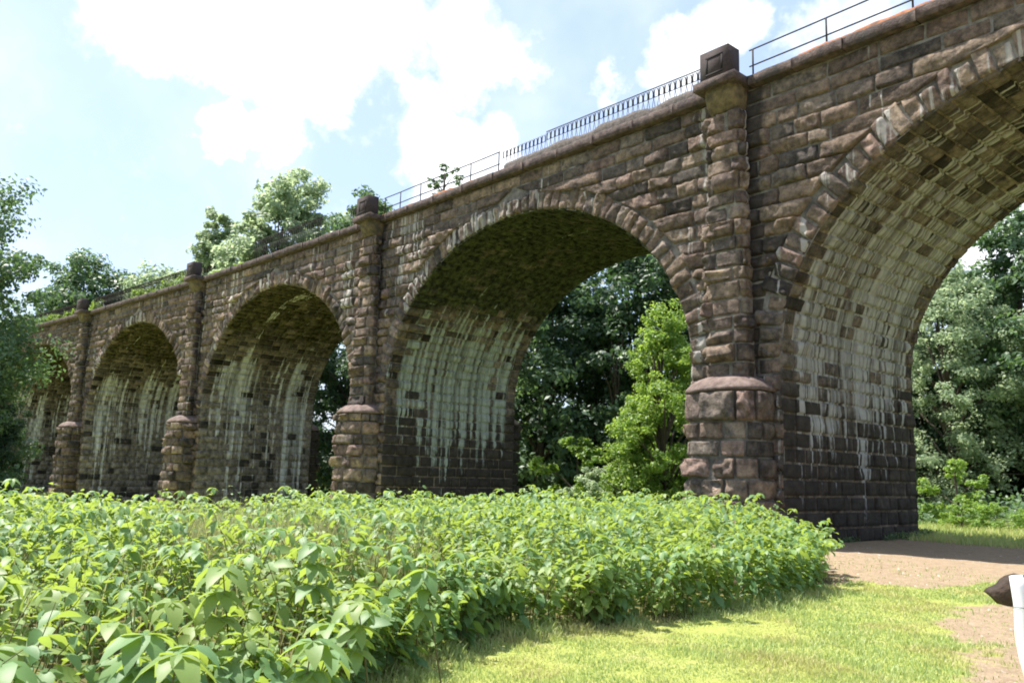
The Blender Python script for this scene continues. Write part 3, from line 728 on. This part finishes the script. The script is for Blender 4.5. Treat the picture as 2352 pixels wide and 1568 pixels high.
T = [
 # left foreground, in front of the far end of the viaduct
 ('nearF', -23.3, -18.95, 1.05, .3, 'tall leafy tree at the left edge, its crown reaching highest into the sky', 'tree'),
 ('nearK', -24.9, -16.5, .62, 2.0, 'dark bushy tree at the left edge, standing before the farthest arch', 'tree'),
 ('nearK', -24.9, -15.5, .46, 4.0, 'smaller leafy tree in front of the far left arch, light green at right', 'tree'),
 ('nearG', -17.0, -19.8, .55, 1.0, 'low dark tree in the shade at the far left behind the knotweed', 'tree'),
 # above the deck
 ('roundH', -63.0, 15.7, 1.90, .5, 'big round tree crown rising behind the deck above the third arch', 'tree'),
 ('midI', -72.0, 11.6, 1.74, 2.5, 'tree rising behind the deck between the third pedestal and the big round crown', 'tree'),
 ('tallD', -55.5, 20.5, 1.50, 1.5, 'narrow tree tops just behind the second pedestal', 'tree'),
 ('broadA', -96.5, 5.0, 1.50, 1.0, 'blue green tree above the far left end of the deck', 'tree'),
 ('broadB', -82.0, 9.0, 1.40, 3.6, 'pale rounded tree behind the deck near the fourth pedestal', 'tree'),
 ('broadB', -75.0, 14.5, 1.46, 5.6, 'pale feathery tree behind the deck, left of the third pedestal', 'tree'),
 ('broadC', -99.0, 11.0, 1.50, 2.2, 'dark distant tree on the skyline beside the left edge trees', 'tree'),
 ('broadA', -66.0, 16.0, 1.28, 4.6, 'tree with ragged top just left of the third pedestal', 'tree'),
 ('broadC', -51.0, 17.8, 1.05, .9, 'green tree mostly hidden behind the third arch', 'tree'),
 # through arch three
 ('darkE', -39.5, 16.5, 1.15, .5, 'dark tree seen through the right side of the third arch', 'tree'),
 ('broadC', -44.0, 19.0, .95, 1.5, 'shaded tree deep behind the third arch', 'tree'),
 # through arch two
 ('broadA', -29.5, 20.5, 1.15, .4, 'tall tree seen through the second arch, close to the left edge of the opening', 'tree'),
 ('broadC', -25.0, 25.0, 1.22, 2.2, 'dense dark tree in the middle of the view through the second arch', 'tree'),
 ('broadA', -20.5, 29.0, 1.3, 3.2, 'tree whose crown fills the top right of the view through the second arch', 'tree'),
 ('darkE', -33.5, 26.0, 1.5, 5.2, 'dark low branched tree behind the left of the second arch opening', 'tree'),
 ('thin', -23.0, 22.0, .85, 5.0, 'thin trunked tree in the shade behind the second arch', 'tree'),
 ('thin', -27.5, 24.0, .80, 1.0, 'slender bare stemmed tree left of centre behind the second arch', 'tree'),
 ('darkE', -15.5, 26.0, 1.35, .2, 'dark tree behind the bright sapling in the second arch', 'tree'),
 ('sapling', -14.0, 15.2, 1.38, .8, 'bright yellow green sapling growing beside the nearest cutwater, seen through the second arch', 'tree'),
 ('sapling', -15.4, 14.2, .8, 2.8, 'small bright sapling at the foot of the taller one behind the second arch', 'tree'),
 ('bushp', -19.8, 15.5, 1.35, .6, 'pale shrub at the left of the ground behind the second arch', 'shrub'),
 ('bushp', -17.2, 14.6, 1.4, 3.6, 'grey green shrub left of the bright saplings', 'shrub'),
 ('bush', -22.0, 16.5, 1.9, 4.6, 'bright topped shrub against the dark pier edge in the second arch', 'shrub'),
 # through arch one (right)
 ('silver', -4.9, 31.5, .92, .2, 'silvery green tree seen through the nearest arch, beside its pier', 'tree'),
 ('broadA', -1.8, 36.0, 1.02, 1.2, 'tall tree at the right edge seen through the nearest arch', 'tree'),
 ('broadC', -8.5, 37.0, .98, 3.0, 'dark tree behind the silvery one in the nearest arch', 'tree'),
 ('darkE', -4.0, 41.0, 1.1, 5.0, 'dark woodland tree deep behind the nearest arch', 'tree'),
 ('broadB', 2.5, 40.0, .93, .5, 'pale tree cut by the right edge of the picture', 'tree'),
 ('silver', 1.2, 34.0, .82, 4.4, 'pale leafy tree between the silvery one and the right edge', 'tree'),
 ('bush', -.1, 18.2, .98, .3, 'bright green shrub just right of the foot of the nearest pier', 'shrub'),
 ('bushp', 3.6, 22.5, .75, 1.3, 'small yellowish shrub at the right edge below the trees', 'shrub'),
 ('lowbush', .9, 15.5, .8, 1.0, 'low sunlit bush beside the shaded pier foot', 'shrub'),
 ('lowbush', 2.1, 15.9, .85, 2.6, 'low bright bush in the middle of the sunlit strip', 'shrub'),
 ('lowbush', 3.4, 16.8, .8, 4.2, 'low bright bush nearest the right edge', 'shrub'),
 ('darkE', -12.5, 33.0, .95, 4.0, 'shaded tree between the views through the two nearest arches', 'tree'),
]
for a in T:
    plant(*a[:6], cat=a[6], group=G1 if (a[6] == 'tree' and a[2] > 0) else None)
# shrub on the deck and weeds along the coping
fr0 = frame(0); q = place(fr0, np.array(5.9), np.array(.75), HC+.3)
plant('deckbush', q[0], q[1], 1.0, .5, 'small shrub growing on the viaduct deck behind the thin pipe railing', 'shrub', z=float(q[2]))
# woodland mass behind everything (far wood)
def scatter_leaves(name, P3, size, mat, up=.6, seed=1, label=None, cat=None):
    rg = np.random.default_rng(seed); n = len(P3); N = rg.normal(size=(n, 3)); N[:, 2] = np.abs(N[:, 2])+up; N /= np.linalg.norm(N, axis=1)[:, None]
    V, q = leaf_quads(P3, N, size*rg.uniform(.6, 1.4, n), rg); o = make_obj(name, V, q, mat, None, False, {'rnd': np.repeat(rg.random(n), 4)})
    tag(o, label, cat, kind='stuff'); return o
rg = np.random.default_rng(5); n = 90000
ang = rg.uniform(-1.62, -.02, n); D = rg.uniform(66, 130, n); x = CAM[0]+np.sin(ang)*D; y = CAM[1]+np.cos(ang)*D
okm = (y > 18+.0*x) ; x = x[okm]; y = y[okm]
g = gz(x, y); lump = 5.5+4*vn(pt(x, y, 0), .12, 4)+2.0*vn(pt(x, y, 0), .4, 6)
hgt = rg.random(len(x))**.6*lump
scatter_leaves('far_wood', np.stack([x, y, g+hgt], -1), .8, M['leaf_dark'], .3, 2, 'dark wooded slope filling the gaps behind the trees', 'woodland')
n = 26000; x = rg.uniform(-34, 8, n); y = rg.uniform(11, 40, n); keep = (y > 17.5+1.5*np.sin(x*.7)) | (x < -13); x, y = x[keep], y[keep]
g = gz(x, y); lump = np.clip(.25+.9*sstep(14, 24, y)+.9*vn(pt(x, y, 0), .35, 4), .05, 3)
scatter_leaves('undergrowth', np.stack([x, y, g+rg.random(len(x))*lump], -1), .26, M['leaf_mid'], .5, 3, 'low green undergrowth along the wood edge behind the viaduct', 'undergrowth')
n = 16000; x = rg.uniform(-34, -8, n); y = rg.uniform(-26, -7, n); k_ = (~inside(x, y)) & (y < -9.5-.12*(x+34)); x, y = x[k_], y[k_]
scatter_leaves('shaded_brush', np.stack([x, y, gz(x, y)+rg.random(len(x))*(1.3+.8*vn(pt(x, y, 0), .4, 4))], -1), .24, M['leaf_dark'], .5, 7, 'low brush under the trees at the left edge, coloured dark for their shade', 'undergrowth')  # dark leaf colour stands for the shade beneath the trees
# weeds on the coping of the far bays
cs = []
for j, s0, s1, n_ in ((1, 4, 10.4, 1200), (2, -10, 10.4, 6500), (3, -10.4, 10.4, 9000), (0, -8.5, .3, 260)):
    s = rg.uniform(s0, s1, n_); dens = vn(pt(s, 0*s, j), 1.1, 5) > (.1 if j < 3 else -.3); s = s[dens]
    hh = (.12 if j < 2 else .5)*(1+vn(pt(s, 0*s, j), .9, 8)); cs.append(place(frame(j), s, rg.uniform(-.1, .7, len(s)), 0)+np.stack([0*s, 0*s, HC+.38+rg.random(len(s))*hh*1.25], -1))
scatter_leaves('coping_weeds', np.concatenate(cs), .16, M['leaf_bright'], .3, 4, 'weeds and small plants sprouting along the far parapet ledge', 'weeds')
# ---- knotweed thicket
def bush_h(x, y):
    right = sstep(-18.0, -12.0, y+.15*x)                 # taller mass toward the pier
    far = sstep(6, 0, x)*(1-right); h = 1.22+.25*right+.18*far-.04+.17*vn(pt(x, y, 0), .55, 12)+.15*vn(pt(x, y, 0), 1.5, 14)
    e = edist(x, y); h = h*(.62+.38*sstep(0, 1.1, e)); return h
LT = np.array([(0, 0, 0), (.12, .24, .05), (.18, 0, 0), (.12, -.24, .05), (.36, .35, .07), (.42, 0, 0), (.36, -.35, .07), (.72, .24, .04), (.74, 0, -.01), (.72, -.24, .04), (1.0, 0, -.05)])
LQ = np.array([(1, 2, 5, 4), (2, 3, 6, 5), (4, 5, 8, 7), (5, 6, 9, 8)]); LTr = np.array([(0, 2, 1), (0, 3, 2), (7, 8, 10), (8, 9, 10)])
def leaves11(mb, O, Dv, Nn, S, rnd, droop=.18):
    n = len(O); Dv = Dv/np.linalg.norm(Dv, axis=1)[:, None]; Nn = Nn-(Nn*Dv).sum(1)[:, None]*Dv; Nn /= np.linalg.norm(Nn, axis=1)[:, None]+1e-9
    B = np.cross(Nn, Dv); l = LT[None]; dz = -droop*l[..., 0]**2
    V = O[:, None]+S[:, None, None]*(Dv[:, None]*l[..., 0:1]+B[:, None]*l[..., 1:2]*.82+Nn[:, None]*(l[..., 2:3]+dz[..., None]))
    b = (np.arange(n)*11)[:, None, None]
    mb.add(V.reshape(-1, 3), (LQ[None]+b).reshape(-1, 4), (LTr[None]+b).reshape(-1, 3), rnd=np.repeat(rnd, 11))
rg = np.random.default_rng(21)
def sprigs(n_try, region, leafn, seed):
    rg = np.random.default_rng(seed)
    x = rg.uniform(region[0], region[1], n_try); y = rg.uniform(region[2], region[3], n_try); m = inside(x, y); x, y = x[m], y[m]
    return x, y
x, y = sprigs(7800, (-13, 12.5, -27, -2), 20, 3)
_rg = np.random.default_rng(77); _k = _rg.integers(1, 14, 520); _t = _rg.random(520)[:, None]; _e = EDGE[_k]*(1-_t)+EDGE[_k+1]*_t; _e[:, 0] -= _rg.uniform(0, .35, 520)
x = np.r_[x, _e[:, 0]]; y = np.r_[y, _e[:, 1]]
d = np.hypot(x-CAM[0], y-CAM[1]); keep = (d > 3.1) & ((x-CAM[0])*F[0]+(y-CAM[1])*F[1] > 1.0)
# open pockets where tall grass shows
def pocket(x, y):
    g = np.maximum(1-np.hypot((x-2.3)/3.6, (y+16.0)/2.1), .8-np.hypot((x-10.2)/1.2, (y+20.9)/.8)); return g+.35*fbm(pt(x, y, 0), .9, 33, 2)
gap = pocket(x, y); keep &= (gap < .32) | (rg.random(len(x)) < .25)
keep &= vn(pt(x, y, 0), .95, 61) > -.58+.08*sstep(8, 4, d)
x, y, d = x[keep], y[keep], d[keep]
lm = MB(); sm = MB(); ns = len(x); H = bush_h(x, y)*rg.uniform(.78, 1.12, ns); az = rg.uniform(0, 2*pi, ns); gzv = gz(x, y)
# edge plants lean outward
lean = rg.uniform(.15, .55, ns)
for lev in range(1):
    K = 19; tt = np.linspace(.14, 1.0, K)[None]; az_ = az[:, None]; le = lean[:, None]; Hh = H[:, None]
    px = x[:, None]+np.cos(az_)*le*tt**2*Hh; py = y[:, None]+np.sin(az_)*le*tt**2*Hh; pz = gzv[:, None]+Hh*(tt-.22*le*tt**3)
    side = np.where(np.arange(K) % 2 == 0, 1, -1)[None]; la = az_+side*rg.uniform(.7, 1.6, (ns, K))
    out = rg.uniform(.02, .16, (ns, K))*(1-tt*.5); O = np.stack([px+np.cos(la)*out, py+np.sin(la)*out, pz+.02], -1).reshape(-1, 3)
    pit = rg.uniform(-.75, .25, (ns, K)); Dv = np.stack([np.cos(la)*np.cos(pit), np.sin(la)*np.cos(pit), np.sin(pit)], -1).reshape(-1, 3)
    Nn = np.stack([rg.normal(0, .42, (ns, K)), rg.normal(0, .42, (ns, K)), np.ones((ns, K))], -1).reshape(-1, 3)
    S = rg.uniform(.07, .205, (ns, K))*rg.uniform(.75, 1.15, (ns, 1))*(1.0-.35*(tt > .93)); S = S.ravel(); rr = (rg.random((ns, K))**1.6*.75+.25*tt).ravel()
    sel = rg.random(len(S)) < .93
    leaves11(lm, O[sel], Dv[sel], Nn[sel], S[sel], rr[sel])
tipm = rg.random(ns) < .35; kt = np.where(tipm)[0]
for q_ in range(5):
    a2 = az[kt]+q_*1.257+rg.uniform(-.35, .35, len(kt)); pit2 = rg.uniform(-.55, .1, len(kt))
    O = np.stack([x[kt]+np.cos(az[kt])*lean[kt]*H[kt], y[kt]+np.sin(az[kt])*lean[kt]*H[kt], gzv[kt]+H[kt]*(1-.22*lean[kt])+.03], -1)
    leaves11(lm, O, np.stack([np.cos(a2)*np.cos(pit2), np.sin(a2)*np.cos(pit2), np.sin(pit2)], -1), np.stack([0*a2, 0*a2, 1+0*a2], -1)+rg.normal(0, .15, (len(kt), 3)), rg.uniform(.12, .18, len(kt))*(1+.35*(d[kt] < 7)), rg.random(len(kt))*.5+.5, .35)
# a few big shoots standing out along the near edge
for hx, hy, hz, m_ in ((9.16, -20.16, .98, 7), (9.5, -19.35, .93, 7), (8.1, -19.3, 1.18, 6), (8.75, -19.75, .80, 6), (8.9, -18.9, .72, 6), (7.9, -17.4, 1.02, 6), (10.3, -20.7, .95, 6), (8.6, -18.5, .95, 6), (9.75, -19.9, .70, 6), (7.6, -18.3, 1.25, 6), (10.0, -20.3, 1.05, 6)):
    gzz = float(gz(np.array([hx]), np.array([hy]))[0]); a0 = rg.uniform(0, 6)
    sm.tube([(hx-.2*cos(a0), hy-.2*sin(a0), gzz), (hx-.08*cos(a0), hy-.08*sin(a0), gzz+hz*.6), (hx, hy, gzz+hz)], [.009, .007, .004], 4, False)
    for lev_, zz_ in enumerate((hz, hz-.16, hz-.33)):
        a2 = a0+lev_*.6+np.arange(m_)*2*pi/m_+rg.uniform(-.25, .25, m_); p2 = rg.uniform(-.5, .0, m_)
        leaves11(lm, np.tile([hx, hy, gzz+zz_], (m_, 1)), np.stack([np.cos(a2)*np.cos(p2), np.sin(a2)*np.cos(p2), np.sin(p2)], -1), np.stack([0*a2, 0*a2, 1+0*a2], -1)+rg.normal(0, .12, (m_, 3)), rg.uniform(.17, .26, m_), rg.random(m_)*.7+.3, .4)
near = d < 12
for k in np.where(near)[0]:
    t3 = np.array([0, .4, .75, 1.0]); sm.tube(np.stack([x[k]+np.cos(az[k])*lean[k]*t3**2*H[k], y[k]+np.sin(az[k])*lean[k]*t3**2*H[k], gzv[k]+H[k]*(t3-.22*lean[k]*t3**3)], -1), [.008, .006, .004, .002], 3, False)
kw = lm.build('knotweed_thicket', M['knot'], None, True)
tag(kw, 'dense thicket of broad-leaved knotweed filling the left and middle foreground up to the piers', 'undergrowth', kind='stuff')
st = sm.build('knotweed_stems', M['stem'], kw, False, {'rnd': np.full(sm.n, .5)})
# ---- grasses
def blades(x, y, h, wd, seed, bend=.5):
    rg = np.random.default_rng(seed); n = len(x); z = gz(x, y)-.01; a = rg.uniform(0, 2*pi, n); b = rg.uniform(0, 2*pi, n); bd = rg.uniform(.1, 1, n)*bend*h
    ca, sa = np.cos(a)*wd/2, np.sin(a)*wd/2; V = np.stack([
        np.stack([x-ca, y-sa, z], -1), np.stack([x+ca, y+sa, z], -1),
        np.stack([x+ca*.8+np.cos(b)*bd*.3, y+sa*.8+np.sin(b)*bd*.3, z+h*.6], -1), np.stack([x-ca*.8+np.cos(b)*bd*.3, y-sa*.8+np.sin(b)*bd*.3, z+h*.6], -1),
        np.stack([x+np.cos(b)*bd, y+np.sin(b)*bd, z+h], -1)], 1)
    i = (np.arange(n)*5)[:, None]; return V.reshape(-1, 3), i+np.array([[0, 1, 2, 3]]), i+np.array([[3, 2, 4]]), np.repeat(rg.random(n), 5)
n = 420000; rg = np.random.default_rng(41); dd = 3.5+24*rg.random(n)**1.15; aa = rg.uniform(-1.25, -.12, n)
x = CAM[0]+np.sin(aa)*dd; y = CAM[1]+np.cos(aa)*dd; ins = inside(x, y); e = edist(x, y)
m = (~ins) | (e < .5)
bare = dirt(x, y) > .3+.35*rg.random(len(x))
m &= (~bare) | (rg.random(n) < .07); m &= y < -1.0; x, y, dd, e = x[m], y[m], dd[m], e[m]
h = rg.uniform(.018, .055, len(x))*(1+.6*vn(pt(x, y, 0), .8, 3)+.5*vn(pt(x, y, 0), 3.5, 3)); h = np.where(e < .7, h*(1+rg.random(len(x))*2.5*(1-e/.7)), h)
V, q, t3, rn = blades(x, y, h, .007+.0006*dd, 5, .9)
o = make_obj('lawn_grass', V, [q, t3], M['grass'], None, False, {'rnd': rn}); tag(o, 'short mown grass in the right foreground', 'grass', kind='stuff')
# tall grass in the thicket pockets and at its left
n = 60000; x = rg.uniform(-10, 12, n); y = rg.uniform(-26, -4, n); ins = inside(x, y); gp = pocket(x, y); right = sstep(-16.5, -12.5, y+.15*x)
d = np.hypot(x-CAM[0], y-CAM[1]); m = ins & ((gp > .22) | (rg.random(n) < (.03+.06*(x > 6))*(1-right))) & (d > 3.4); x, y, d = x[m], y[m], d[m]
V, q, t3, rn = blades(x, y, np.where(x < 7, rg.uniform(.8, 1.42, len(x)), rg.uniform(.4, .95, len(x))), .010+.0008*d, 6, .45)
o = make_obj('tall_grass', V, [q, t3], M['weed'], None, False, {'rnd': rn}); tag(o, 'yellowing tall grass standing in pockets among the knotweed', 'grass', kind='stuff')
# dim green edge behind the bridge
n = 90000; x = rg.uniform(-24, 12, n); y = rg.uniform(6.5, 32, n); V, q, t3, rn = blades(x, y, rg.uniform(.08, .3, n), .03, 8, .8)
o = make_obj('rough_grass', V, [q, t3], M['grass'], None, False, {'rnd': rn}); tag(o, 'rough green grass on the ground behind the viaduct', 'grass', kind='stuff')
n = 5200; a = rg.random(n); w_ = rg.uniform(-.1, .45, n); side = rg.integers(0, 2, n)
c0, u0, n0 = frame(-1); bs = np.where(side == 0, r-w_*1.0, rg.uniform(r, r+3.0, n)); bw = np.where(side == 0, a*(W+1.2), W+1.3+w_)
pq = place((c0, u0, n0), bs, bw, 0); keep = vn(pq*np.array([1, 1, 0]), 1.3, 3) > .05; pq = pq[keep]; hh = rg.random(len(pq))*.22*(.4+a[keep]); pq[:, 2] = gz(pq[:, 0], pq[:, 1])+hh
scatter_leaves('pier_foot_weeds', pq, .07, M['leaf_mid'], .4, 9, 'small weeds at the foot of the nearest pier', 'weeds')
# pebbles on the dirt
pb = MB(); 
for k in range(420):
    x = random.uniform(2.5, 13); y = random.uniform(-14, 4)
    if y-.72*x < -11.2 and x+.42*y < 5.6: continue
    if inside(np.array([x]), np.array([y]))[0]: continue
    s = random.uniform(.012, .04); a = random.random()*3; z = float(gz(np.array([x]), np.array([y]))[0])
    V = [(x+cos(a+b)*s*random.uniform(.8, 1.3), y+sin(a+b)*s*random.uniform(.8, 1.3), z-.005) for b in (0, 1.26, 2.5, 3.77, 5.0)]+[(x, y, z+s*.6)]
    pb.add(V, None, [(i, (i+1) % 5, 5) for i in range(5)])
M['pebble'] = plain_stone('pebble_stone', (.28, .24, .21), (.5, .45, .4), 20)
tag(pb.build('pebbles', M['pebble']), 'small stones scattered over the bare dirt', 'gravel', kind='stuff')
# ------------------------------------------------------------------ white post and board at the right edge
def white_paint():
    t = NT('white_paint'); ob = t.coord(); return t.out(t.mix(t.noise(ob, 12, 4), (.72, .73, .74), (.82, .82, .82)), .45, None, .5)
M['white'] = white_paint()
M['band'] = plain_stone('grey_band', (.2, .22, .25), (.3, .32, .34), 20, .1, .5)
M['board'] = plain_stone('weathered_dark_wood', (.035, .022, .016), (.085, .055, .04), 9, .8)
D0 = 3.9
def at(px, py, D):
    d = F+R2*(px-1176)/FPX-U2*(py-784)/FPX; return CAM+d*D/np.hypot(d[0], d[1])
path = [at(2333, 1321, D0), at(2340, 1346, D0), at(2350, 1392, D0), at(2354, 1458, D0), at(2362, 1502, D0), at(2374, 1545, D0), at(2394, 1620, D0)]
b_ = path[-1].copy(); path.append(b_+np.array([.03, 0, -.25])); path.append(np.array([b_[0]+.05, b_[1], .0]))
post = empty('white_post', (path[-1][0], path[-1][1], 0)); tag(post, 'glossy white curved tube standing at the right edge, with thin grey bands', 'post')
inv = Matrix.Translation((-path[-1][0], -path[-1][1], 0))
m = MB(); m.tube(path, [.024, .029, .033, .035, .036, .036, .036, .038, .04], 12); o = m.build('tube', M['white'], None, True); o.parent = post; o.matrix_parent_inverse = inv
for k, tpos in ((2, .02), (3, .85)):
    c = path[k]*(1-tpos)+path[k+1]*tpos; dv = path[k+1]-path[k]; dv /= np.linalg.norm(dv)
    m = MB(); m.tube([c-dv*.002, c+dv*.002], 0.0355, 12, False); o = m.build('band', M['band'], None, True); o.parent = post; o.matrix_parent_inverse = inv
Db = 4.02; poly = [at(2281, 1362, Db), at(2287, 1355, Db), at(2310, 1345, Db), at(2318, 1334, Db), at(2330, 1326, Db), at(2352, 1320, Db), at(2372, 1330, Db), at(2374, 1392, Db), at(2340, 1396, Db), at(2312, 1391, Db), at(2300, 1378, Db)]
cen = sum(poly)/len(poly); bk_ = np.array([F[0], F[1], 0])*.07
V = np.array(poly+[p+bk_ for p in poly]+[cen, cen+bk_]); n_ = len(poly)
m = MB(); m.add(V, [(i, (i+1) % n_, n_+(i+1) % n_, n_+i) for i in range(n_)], [(2*n_, (i+1) % n_, i) for i in range(n_)]+[(2*n_+1, n_+i, n_+(i+1) % n_) for i in range(n_)])
o = m.build('board', M['board'], None); o.parent = post; o.matrix_parent_inverse = inv; o['label'] = 'dark brown weathered board fixed behind the tube'
# ------------------------------------------------------------------ light and sky
SUN_EL = radians(64); hx_, hy_ = -.935, -.355   # direction towards the sun, on the ground
k = math.hypot(hx_, hy_); sd = np.array([hx_/k*cos(SUN_EL), hy_/k*cos(SUN_EL), sin(SUN_EL)])
from mathutils import Vector
sun = bpy.data.objects.new('sun', bpy.data.lights.new('sun', 'SUN')); COL.objects.link(sun); sun.data.energy = 5.0; sun.data.angle = radians(.53); sun.data.color = (1, .95, .87)
sun.rotation_euler = Vector(sd).to_track_quat('Z', 'Y').to_euler(); sun.location = (0, -20, 40)
wd = bpy.data.worlds.new('World'); SC.world = wd; wd.use_nodes = True; nt = wd.node_tree; nt.nodes.clear()
class WT(NT):
    def __init__(s, tree): s.t = tree
w = WT(nt)
sky = w.n('ShaderNodeTexSky', sky_type='NISHITA'); sky.sun_disc = False; sky.sun_elevation = SUN_EL; sky.sun_rotation = math.atan2(sd[0], sd[1]); sky.air_density = 1.0; sky.dust_density = 1.6; sky.ozone_density = 1.0
dirv = w.n('ShaderNodeTexCoord').outputs['Generated']
nz_ = w.n('ShaderNodeTexNoise'); nz_.inputs['Scale'].default_value = 5.5; nz_.inputs['Detail'].default_value = 6; nz_.inputs['Roughness'].default_value = .6; w.l(dirv, nz_.inputs['Vector'])
off = w.n('ShaderNodeVectorMath', operation='SUBTRACT'); w.l(nz_.outputs['Color'], off.inputs[0]); off.inputs[1].default_value = (.5, .5, .5)
of2 = w.n('ShaderNodeVectorMath', operation='SCALE'); w.l(off.outputs[0], of2.inputs[0]); of2.inputs['Scale'].default_value = .22
wv = w.n('ShaderNodeVectorMath', operation='ADD'); w.l(dirv, wv.inputs[0]); w.l(of2.outputs[0], wv.inputs[1])
BL = [((-.80, .36, .50), .125, 1), ((-.857, .24, .468), .075, .9), ((-.838, .315, .445), .075, .95), ((-.75, .455, .485), .10, 1), ((-.81, .375, .435), .075, .95), ((-.805, .42, .43), .05, .9), ((-.873, .332, .362), .05, .95), ((-.85, .38, .366), .05, .95),
      ((-.673, .557, .487), .085, .75), ((-.699, .554, .452), .06, .8), ((-.544, .698, .466), .065, .9), ((-.486, .718, .499), .06, .9), ((-.40, .77, .49), .05, .6), ((-.586, .671, .455), .05, .8), ((-.742, .538, .401), .05, .75),
      ((-.745, .56, .354), .08, 1.1), ((-.70, .61, .372), .05, .7), ((-.36, .80, .48), .09, .55), ((-.267, .931, .25), .10, .9), ((-.5, .2, .85), .3, .8), ((.5, .4, .7), .35, .8), ((.3, -.7, .6), .3, .8), ((-.5, -.7, .45), .25, .8)]
acc = None
for c, rr, st_ in BL:
    c = np.array(c); c = c/np.linalg.norm(c); sb = w.n('ShaderNodeVectorMath', operation='DISTANCE'); w.l(wv.outputs[0], sb.inputs[0]); sb.inputs[1].default_value = tuple(c)
    f = w.ramp(sb.outputs['Value'], rr*.45, rr*1.12, st_, 0)
    acc = f if acc is None else w.math('MAXIMUM', acc, f)
fine = w.noise(dirv, 14, 6, .62); cm = w.ramp(w.math('ADD', acc, w.math('MULTIPLY', w.math('SUBTRACT', fine, .5), 2.1)), .12, 1.15)
thin = w.ramp(w.noise(dirv, 3.0, 5, .6), .45, .8, 0, .35)
cm = w.math('MAXIMUM', cm, thin)
skyc = w.mix(1.0, sky.outputs[0], (.93, .90, 1.0), 'MULTIPLY')
skyc = w.mix(.45, skyc, (4.1, 5.25, 6.7))
cl = w.mix(cm, skyc, (7.2, 7.35, 7.6))
bg = w.n('ShaderNodeBackground'); w.l(cl, bg.inputs[0]); bg.inputs[1].default_value = .1
wo = w.n('ShaderNodeOutputWorld'); w.l(bg.outputs[0], wo.inputs[0])
SC.view_settings.view_transform = 'Standard'; SC.view_settings.look = 'None'; SC.view_settings.gamma = 1; SC.view_settings.exposure = 1.18
SC.render.engine = 'CYCLES'; SC.cycles.pixel_filter_type = 'BLACKMAN_HARRIS'; SC.cycles.filter_width = 1.9; SC.cycles.max_bounces = 6; SC.cycles.transparent_max_bounces = 4
SC.render.resolution_x = 1024; SC.render.resolution_y = 682
